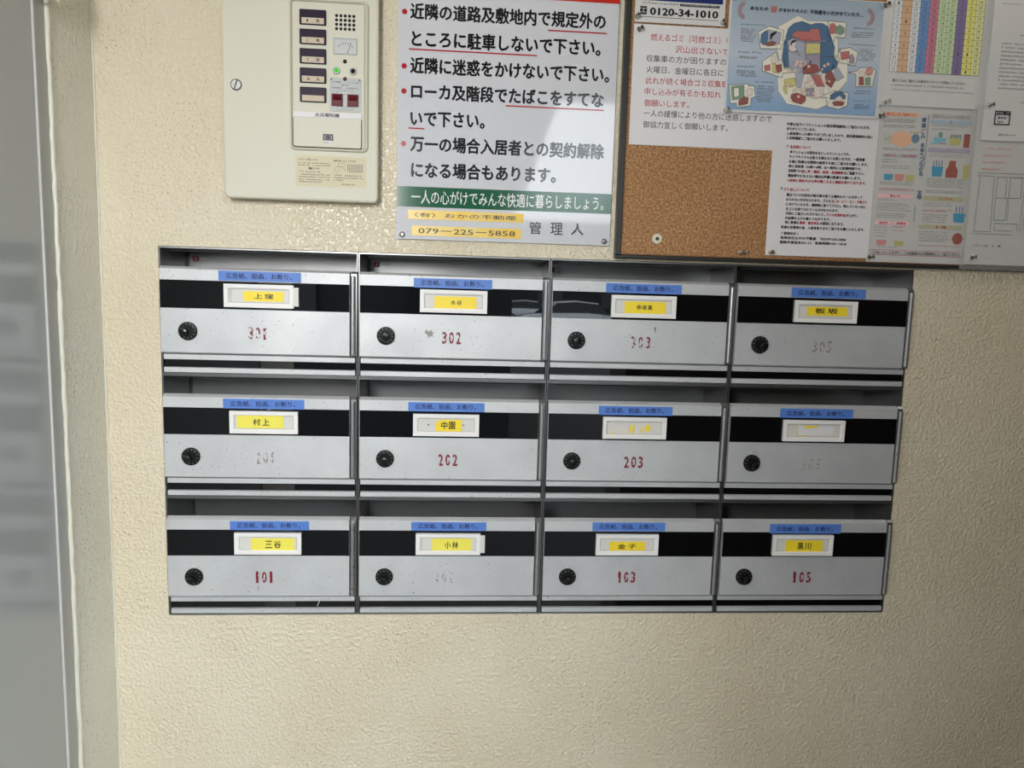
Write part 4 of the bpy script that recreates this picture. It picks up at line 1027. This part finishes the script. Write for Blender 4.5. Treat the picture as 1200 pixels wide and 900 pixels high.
q = new(); q.circ(1.0582-ox, .1855-oz, .0062, ly, 16); put(q, 'picture', M['greyblue'])
q = new(); R(q, (1.0494, .1949, 1.0624, .1928)); R(q, (1.1110, .1800, 1.1220, .1787)); bin_(q, (1.0489, .1367, 1.0626, .1255)); bin_(q, (1.1089, .1920, 1.1280, .1800)); bin_(q, (1.0392, .0425, 1.0549, .0337)); R(q, (1.1347, .1521, 1.1433, .1321)); put(q, 'picture', M['olive'])
q = new(); bin_(q, (1.0157, .1366, 1.0298, .1264)); bin_(q, (1.0864, .1510, 1.1043, .1341)); bin_(q, (1.1255, .0860, 1.1449, .0703)); put(q, 'picture', M['teal'])
q = new(); bin_(q, (1.0851, .1900, 1.1047, .1801)); R(q, (1.0820, .1812, 1.0930, .1795)); put(q, 'picture', M['teal2'])
q = new(); R(q, (1.0925, .1960, 1.0985, .1890)); put(q, 'picture', M['leaf'])
q = new(); bin_(q, (1.0322, .1373, 1.0465, .1259)); bin_(q, (1.0128, .0433, 1.0287, .0343)); R(q, (1.0945, .1812, 1.1050, .1795)); put(q, 'picture', M['rose'])
q = new()
q.flat([(1.1083-ox, .1332-oz), (1.1263-ox, .1332-oz), (1.1263-ox, .1450-oz), (1.1225-ox, .1500-oz), (1.1225-ox, .1570-oz), (1.1130-ox, .1570-oz), (1.1120-ox, .1500-oz), (1.1083-ox, .1440-oz)], ly); R(q, (1.1310, .1948, 1.1400, .1762)); q.circ(1.1360-ox, .0470-oz, .0085, ly, 8)
put(q, 'picture', M['vbrown'])
q = new(); rr = random.Random(21)
for k in range(4): q.rect(1.0885-ox+.0040*k, .1480-oz, 1.0900-ox+.0040*k, .1560-oz+.001*(k%2), ly-0.0003)
for k in range(3): q.rect(1.1290-ox+.005*k, .0840-oz, 1.1305-ox+.005*k, .0930-oz, ly-0.0003)
for k in range(5): q.rect(1.1110-ox+.0034*k, .1880-oz+.002*(k%2), 1.1128-ox+.0034*k, .1935-oz, ly-0.0003)
put(q, 'picture', M['greyblue'])
V = [('資', .2120), ('源', .2042), ('ご', .1966), ('み', .1892), ('未', .1770), ('来', .1702), ('へ', .1636), ('つ', .1572), ('な', .1506), ('が', .1440), ('る', .1372), ('宝', .1110), ('物', .1044)]
q = new()
for ch, z in V: q.text(ch, 1.0652-ox+(.212-z)*0.03, 1.0722-ox+(.212-z)*0.03, z-oz-0.0035, z-oz+0.0030, ly, 0.02)
put(q, 'vertical_title', M['steelblue'])
q = new()
q.text('燃えるごみ（有料ごみ）', 1.0120-ox, 1.0560-ox, .2160-oz, .2195-oz, ly-0.0003, 0.01).text('粗大ごみ', 1.0280-ox, 1.0430-ox, .1026-oz, .1062-oz, ly-0.0003, 0.02).text('蛍光灯', 1.0150-ox, 1.0280-ox, .0640-oz, .0678-oz, ly-0.0003, 0.02).text('乾電池', 1.0415-ox, 1.0550-ox, .0640-oz, .0678-oz, ly-0.0003, 0.02)
q.text('缶', 1.1070-ox, 1.1110-ox, .2086-oz, .2124-oz, ly-0.0003).text('ビン', 1.1060-ox, 1.1150-ox, .1692-oz, .1730-oz, ly-0.0003).text('ペットボトル', 1.1000-ox, 1.1230-ox, .1012-oz, .1048-oz, ly-0.0003, 0.01).text('紙・衣類', 1.1010-ox, 1.1170-ox, .0608-oz, .0645-oz, ly-0.0003, 0.02)
q.scribble(1.0150-ox, 1.0300-ox, .1595-oz, .0028, ly-0.0003, rr); q.scribble(1.0400-ox, 1.0600-ox, .1595-oz, .0028, ly-0.0003, rr)
for a in ((1.0107, 1.0642, .1140), (1.0107, 1.0642, .1118), (1.0785, 1.1236, .0860), (1.0785, 1.1150, .0842), (1.0359, 1.0540, .0600), (1.0359, 1.0540, .0550), (1.0775, 1.1392, .0350)): q.scribble(a[0]-ox, a[1]-ox, a[2]-oz, .0014, ly, rr, cw=.0016)
put(q, 'red_lettering', M['pred'])
q = new()
for x0, x1, z0, z1, n in ((1.0072, 1.0585, .2059, .2124, 3), (1.0092, 1.0606, .1990, .2037, 2), (1.0110, 1.0636, .1677, .1720, 2), (1.0111, 1.0398, .1500, .1570, 2), (1.0120, 1.0610, .1420, .1476, 2), (1.0107, 1.0634, .1195, .1245, 2), (1.0099, 1.0431, .0970, .0996, 1),
                          (1.0096, 1.0610, .0829, .0950, 4), (1.0094, 1.0567, .0728, .0805, 3), (1.0081, 1.0300, .0457, .0620, 4), (1.0161, 1.0464, .0306, .0320, 1), (1.0801, 1.1400, .2150, .2205, 3), (1.0809, 1.1356, .2039, .2060, 1),
                          (1.0814, 1.1155, .1989, .2020, 1), (1.0824, 1.1370, .1606, .1665, 2), (1.0813, 1.1414, .1185, .1320, 5), (1.0804, 1.1398, .1105, .1150, 2), (1.0799, 1.1236, .0915, .0980, 2), (1.0793, 1.1200, .0682, .0820, 4), (1.0772, 1.1260, .0412, .0575, 5)):
    for k in range(n): q.scribble(x0-ox, x1-ox-rr.random()*0.006, z1-(z1-z0)*(k+0.8)/n-oz, .0015, ly, rr, cw=.0017)
for k in range(26): q.rect(1.0745-ox, .2170-oz-k*.0028, 1.0760-ox, .2190-oz-k*.0028, ly)
for k in range(10): q.rect(1.0665-ox, .0890-oz-k*.0022, 1.0680-ox, .0905-oz-k*.0022, ly)
put(q, 'small_print', M['ink_pale'])
q = new().text('ごみ出しルールを守り、ごみ収集車の火災事故防止にご協力ください。', 1.0077-ox, 1.1440-ox, .0215-oz, .0262-oz, ly-0.0003, 0.012); put(q, 'footer_lettering', M['ink_soft'])
q = new().outline([(1.0050-ox, .0205-oz), (1.1470-ox, .0205-oz), (1.1470-ox, .0275-oz), (1.0050-ox, .0275-oz)], ly, .0005); put(q, 'footer_border', M['pred'])

# street-plan sheet in a sleeve
ox, oz = 1.1500, 0.0105
r, new, put = sheet('street_plan_sheet', 'grey sheet with a faint street plan in clear sleeve, lower right of board', 'notice', ox, 1.3100, oz, 0.2290, -0.0138, M['paper_grey'], ext=0.006, amp=0.0009, seed=8)
f = new().rect(-0.0120, -0.0075, 0.165, 0.224, 0.0003, 10, 10); put(f, 'plastic_sleeve', M['film'])
rr = random.Random(31)
for k, (zz, x1) in enumerate(((.1735, 1.1975), (.1640, 1.1975), (.1545, 1.1935), (.1450, 1.1860))):
    put(new().scribble(1.1575-ox, x1-ox, zz-oz, .0028, ly, rr, cw=.0032), 'heading_print', M['pink'] if k < 2 else M['rose'])
q = new()
def L_(x0, z0, x1, z1, w=.0006): q.outline([(x0-ox, z0-oz), (x1-ox, z1-oz)], ly, w)
for a in ((1.152, .1405, 1.225, .1412), (1.152, .1365, 1.178, .1365), (1.183, .1355, 1.222, .1362), (1.178, .1365, 1.1795, .0580), (1.153, .0580, 1.1795, .0580), (1.153, .0545, 1.214, .0545), (1.1855, .0600, 1.214, .0600), (1.183, .1355, 1.183, .1062), (1.1855, .0700, 1.2205, .0705), (1.1855, .0700, 1.1855, .0600), (1.2205, .0705, 1.2205, .0600),
          (1.2260, .1500, 1.2245, .0600), (1.2300, .1500, 1.2300, .0640), (1.2030, .1062, 1.2046, .0749), (1.1565, .1350, 1.1545, .0585), (1.1975, .1340, 1.1975, .1070), (1.235, .1380, 1.300, .1380), (1.235, .0650, 1.300, .0650), (1.265, .1380, 1.265, .0650)): L_(*a)
put(q, 'plan_lines', M['ink_pale'])
q = new(); q.outline([(1.2030-ox, .1357-oz), (1.2210-ox, .1357-oz), (1.2210-ox, .1068-oz), (1.2030-ox, .1068-oz)], ly, .0008).outline([(1.1830-ox, .1062-oz), (1.2010-ox, .1062-oz), (1.2010-ox, .0749-oz), (1.1830-ox, .0749-oz)], ly, .0008); put(q, 'blue_plots', M['greyblue'])
put(new().text('パチンコ店　さ　様', 1.1547-ox, 1.1984-ox, .0362-oz, .0396-oz, ly, 0.0), 'caption', M['ink_soft'])

# stamped letter in a sleeve
ox, oz = 1.1548, 0.1868
r, new, put = sheet('stamped_letter', 'white letter with a small black bordered stamp, top right of the board', 'letter', ox, 1.3100, oz, 0.4000, -0.0162, M['paper_g'], amp=0.0010, seed=9)
y = -0.0006
q = new().frame(1.1712-ox, 1.1945-ox, y-0.0002, y, .2085-oz, .2278-oz, .0016).rect(1.1712-ox, .2225-oz, 1.1945-ox, .2278-oz, y-0.0002)
q.text('受付印', 1.1760-ox, 1.1890-ox, .2165-oz, .2200-oz, y, 0.02).scribble(1.1760-ox, 1.1895-ox, .2115-oz, .0026, y, random.Random(5))
put(q, 'stamp', M['ink'])
put(new().scribble(1.1720-ox, 1.1935-ox, .2232-oz, .0032, y-0.0006, random.Random(8)), 'stamp_print', M['capgrey'])
q = new(); rr = random.Random(41)
for k in range(12):
    z = .3180-.0055*k
    q.scribble(1.1708-ox, (1.2500 if k % 3 else 1.2850)-ox, z-oz, .0024, y, rr, cw=.0030)
q.scribble(1.1661-ox, 1.2100-ox, .3716-oz, .0018, y, rr); q.scribble(1.1971-ox, 1.250-ox, .3300-oz, .0030, y, rr); q.scribble(1.208-ox, 1.280-ox, .2390-oz, .0028, y, rr)
put(q, 'small_print', M['ink_pale'])
q = new()
hp = [(1.1790, .1955), (1.1815, .1965), (1.1800, .1935), (1.1850, .1970), (1.1845, .1930), (1.1880, .1960), (1.1900, .1940), (1.1930, .1965), (1.1925, .1935), (1.1960, .1950), (1.2010, .1950), (1.2060, .1955)]
for a, c in zip(hp, hp[1:]): q.outline([(a[0]-ox, a[1]-oz), (c[0]-ox, c[1]-oz)], y, .0005)
put(q, 'handwriting', M['ink_soft'])

r.location.x -= 0.0045*S; r.location.z -= 0.0012*S

# push pins
PINS = [(0.6462, 0.3288, -0.0098, 1, 'clear push pin in the lower left corner of the telephone card', 0.1), (0.7656, 0.3270, -0.0098, 1, 'clear push pin in the lower right corner of the telephone card', -0.1),
        (0.6500, 0.3128, -0.0085, 0, 'smoky push pin at the top left of the rubbish notice', 0.5), (0.7764, 0.2110, -0.0125, 1, 'clear push pin in the lower left corner of the blue poster', 0.2),
        (0.9945, 0.3612, -0.0125, 0, 'smoky push pin at the upper right of the blue poster', 0.3), (0.9990, 0.2128, -0.0125, 0, 'smoky push pin in the lower right corner of the blue poster', 1.0),
        (1.0060, 0.2328, -0.0112, 1, 'clear push pin in the lower left corner of the coloured table', 0.9), (0.8560, 0.0190, -0.0100, 1, 'clear push pin in the lower left corner of the small print sheet', 0.0),
        (1.0030, 0.0160, -0.0095, 0, 'smoky push pin where the small print sheet meets the recycling guide', 0.9), (1.1560, 0.2330, -0.0176, 0, 'smoky push pin beside the stamp letter, left edge', 1.1),
        (1.1545, 0.0200, -0.0150, 0, 'smoky push pin in the lower left corner of the street plan sheet', 0.9), (0.7790, 0.3600, -0.0125, 0, 'smoky push pin at the upper left of the blue poster', 0.1),
        (0.8120, 0.0170, -0.0072, 1, 'clear push pin stuck in bare cork beside the small print sheet, left one', 0.4), (0.8178, 0.0170, -0.0072, 1, 'clear push pin stuck in bare cork touching the small print sheet, right one', 0.8)]
for x, z, y, cl, lab, tilt in PINS:
    r = thing('push_pin', lab, 'push pin', (x, y, z), 'push pins in the notice board')
    b = MB().lathe_y(0, 0, [(0.0020, -0.0075), (0.0030, -0.0070), (0.0026, -0.0058), (0.0015, -0.0046), (0.0017, -0.0024), (0.0036, -0.0010), (0.0036, 0.0)], 14)
    h = b.build('pin_head', M['pin'] if cl else M['pin_smoke'], r, smooth=True)
    n = MB().lathe_y(0, 0, [(0.00035, 0.0), (0.0003, 0.0030)], 6).build('needle', M['needle'], r)
    r.rotation_euler = (-tilt*0.25, 0, tilt*0.9)
r = thing('washer_screw', 'round white washer and screw in the bare cork', 'screw', (0.6903, -0.0063, 0.0322))
MB().lathe_y(0, 0, [(0.0026, -0.0016), (0.0066, -0.0014), (0.0072, -0.0006), (0.0072, 0.0)], 24, cap0=False).build('washer', M['washer'], r)
MB().lathe_y(0, 0, [(0.0012, -0.0012), (0.0026, -0.0010), (0.0026, 0.0)], 14).build('screw_head', M['screw_dark'], r)

# ---------------------------------------------------------------- outside the entrance (seen as reflections)
def car(x, y, rz, label):
    r = thing('parked_car', label, 'car', (x, y, -0.02), raw=True, group='cars parked outside'); r.rotation_euler = (0, 0, rz)
    def loft(rings, closed=True):
        b = MB(1.0); n = len(rings[0]); v = [p for rg in rings for p in rg]
        f = [(a*n+k, a*n+(k+1)%n, (a+1)*n+(k+1)%n, (a+1)*n+k) for a in range(len(rings)-1) for k in range(n)]
        f += [tuple(reversed(range(n))), tuple((len(rings)-1)*n+k for k in range(n))]
        return b.add(v, f)
    body = [(-2.1, 0.45, 0.70, 0.70), (-1.95, 0.28, 0.88, 0.80), (-0.9, 0.22, 0.95, 0.85), (0.9, 0.22, 0.92, 0.85), (1.7, 0.26, 0.82, 0.82), (2.1, 0.42, 0.66, 0.68)]
    loft([[(x_, -w, z0), (x_, -w*1.02, (z0+z1)/2), (x_, -w*0.92, z1), (x_, w*0.92, z1), (x_, w*1.02, (z0+z1)/2), (x_, w, z0)] for x_, z0, z1, w in body]).build('body', M['car_white'], r, True)
    cab = [(-1.9, 0.90, 0.95, 0.70), (-1.45, 0.90, 1.36, 0.66), (-0.4, 0.90, 1.45, 0.66), (0.4, 0.90, 1.38, 0.66), (1.1, 0.88, 0.93, 0.72)]
    loft([[(x_, -w*1.12, z0), (x_, -w*0.9, z1), (x_, w*0.9, z1), (x_, w*1.12, z0)] for x_, z0, z1, w in cab]).build('windows', M['glass_dark'], r)
    loft([[(x_, -w, z1-0.03), (x_, -w*0.9, z1+0.03), (x_, w*0.9, z1+0.03), (x_, w, z1-0.03)] for x_, z0, z1, w in cab[1:4]]).build('roof', M['car_white'], r, True)
    for sx in (-1.3, 1.3):
        for sy in (-0.82, 0.82):
            w = MB(1.0).lathe_y(sx, 0.31, [(0.28, sy-0.1), (0.31, sy-0.08), (0.31, sy+0.08), (0.28, sy+0.1)], 20).build('wheel', M['tyre'], r)
            MB(1.0).lathe_y(sx, 0.31, [(0.17, sy-0.115), (0.19, sy+0.115)], 14).build('hubcap', M['chrome'], w)
    return r
car(5.0, -45.0, 0.0, 'white hatchback parked outside, farther from the entrance')
car(5.0, -30.0, math.radians(170), 'white hatchback parked outside, nearer the entrance')
def block(label, x0, x1, y, h, cols, roof=None):
    r = thing('building', label, 'building', (0, y, -0.02), raw=True)
    MB(1.0).box(x0, x1, -5, 0, 0, h).build('walls', M['grey_render'], r)
    if roof: MB(1.0).add([(x, y_, z) for y_ in (-5.0, 0.15) for x, z in roof], [(4, 3, 2, 1, 0), (5, 6, 7, 8, 9)] + [(k, (k+1) % 5, 5+(k+1) % 5, 5+k) for k in range(5)]).build('roof', M['grey_render'], r)
    for k in range(cols):
        a = x0+(x1-x0)*(k+0.3)/cols
        MB(1.0).box(a, a+(x1-x0)*0.4/cols, 0.001, 0.06, 1.0, 2.2).build('window', M['glass_dark'], r)
block('plain grey building added close outside the entrance to block the sky', -5.0, 0.97, -4.4, 2.2, 5, [(-5.3, 4.4), (-5.3, 2.2), (1.03, 2.2), (1.34, 3.1), (-1.5, 5.2)])  # added block; its edge and roof are shaped to cut off reflected sky
block('long grey building across the car park', -10, 34, -52, 7.4, 9)
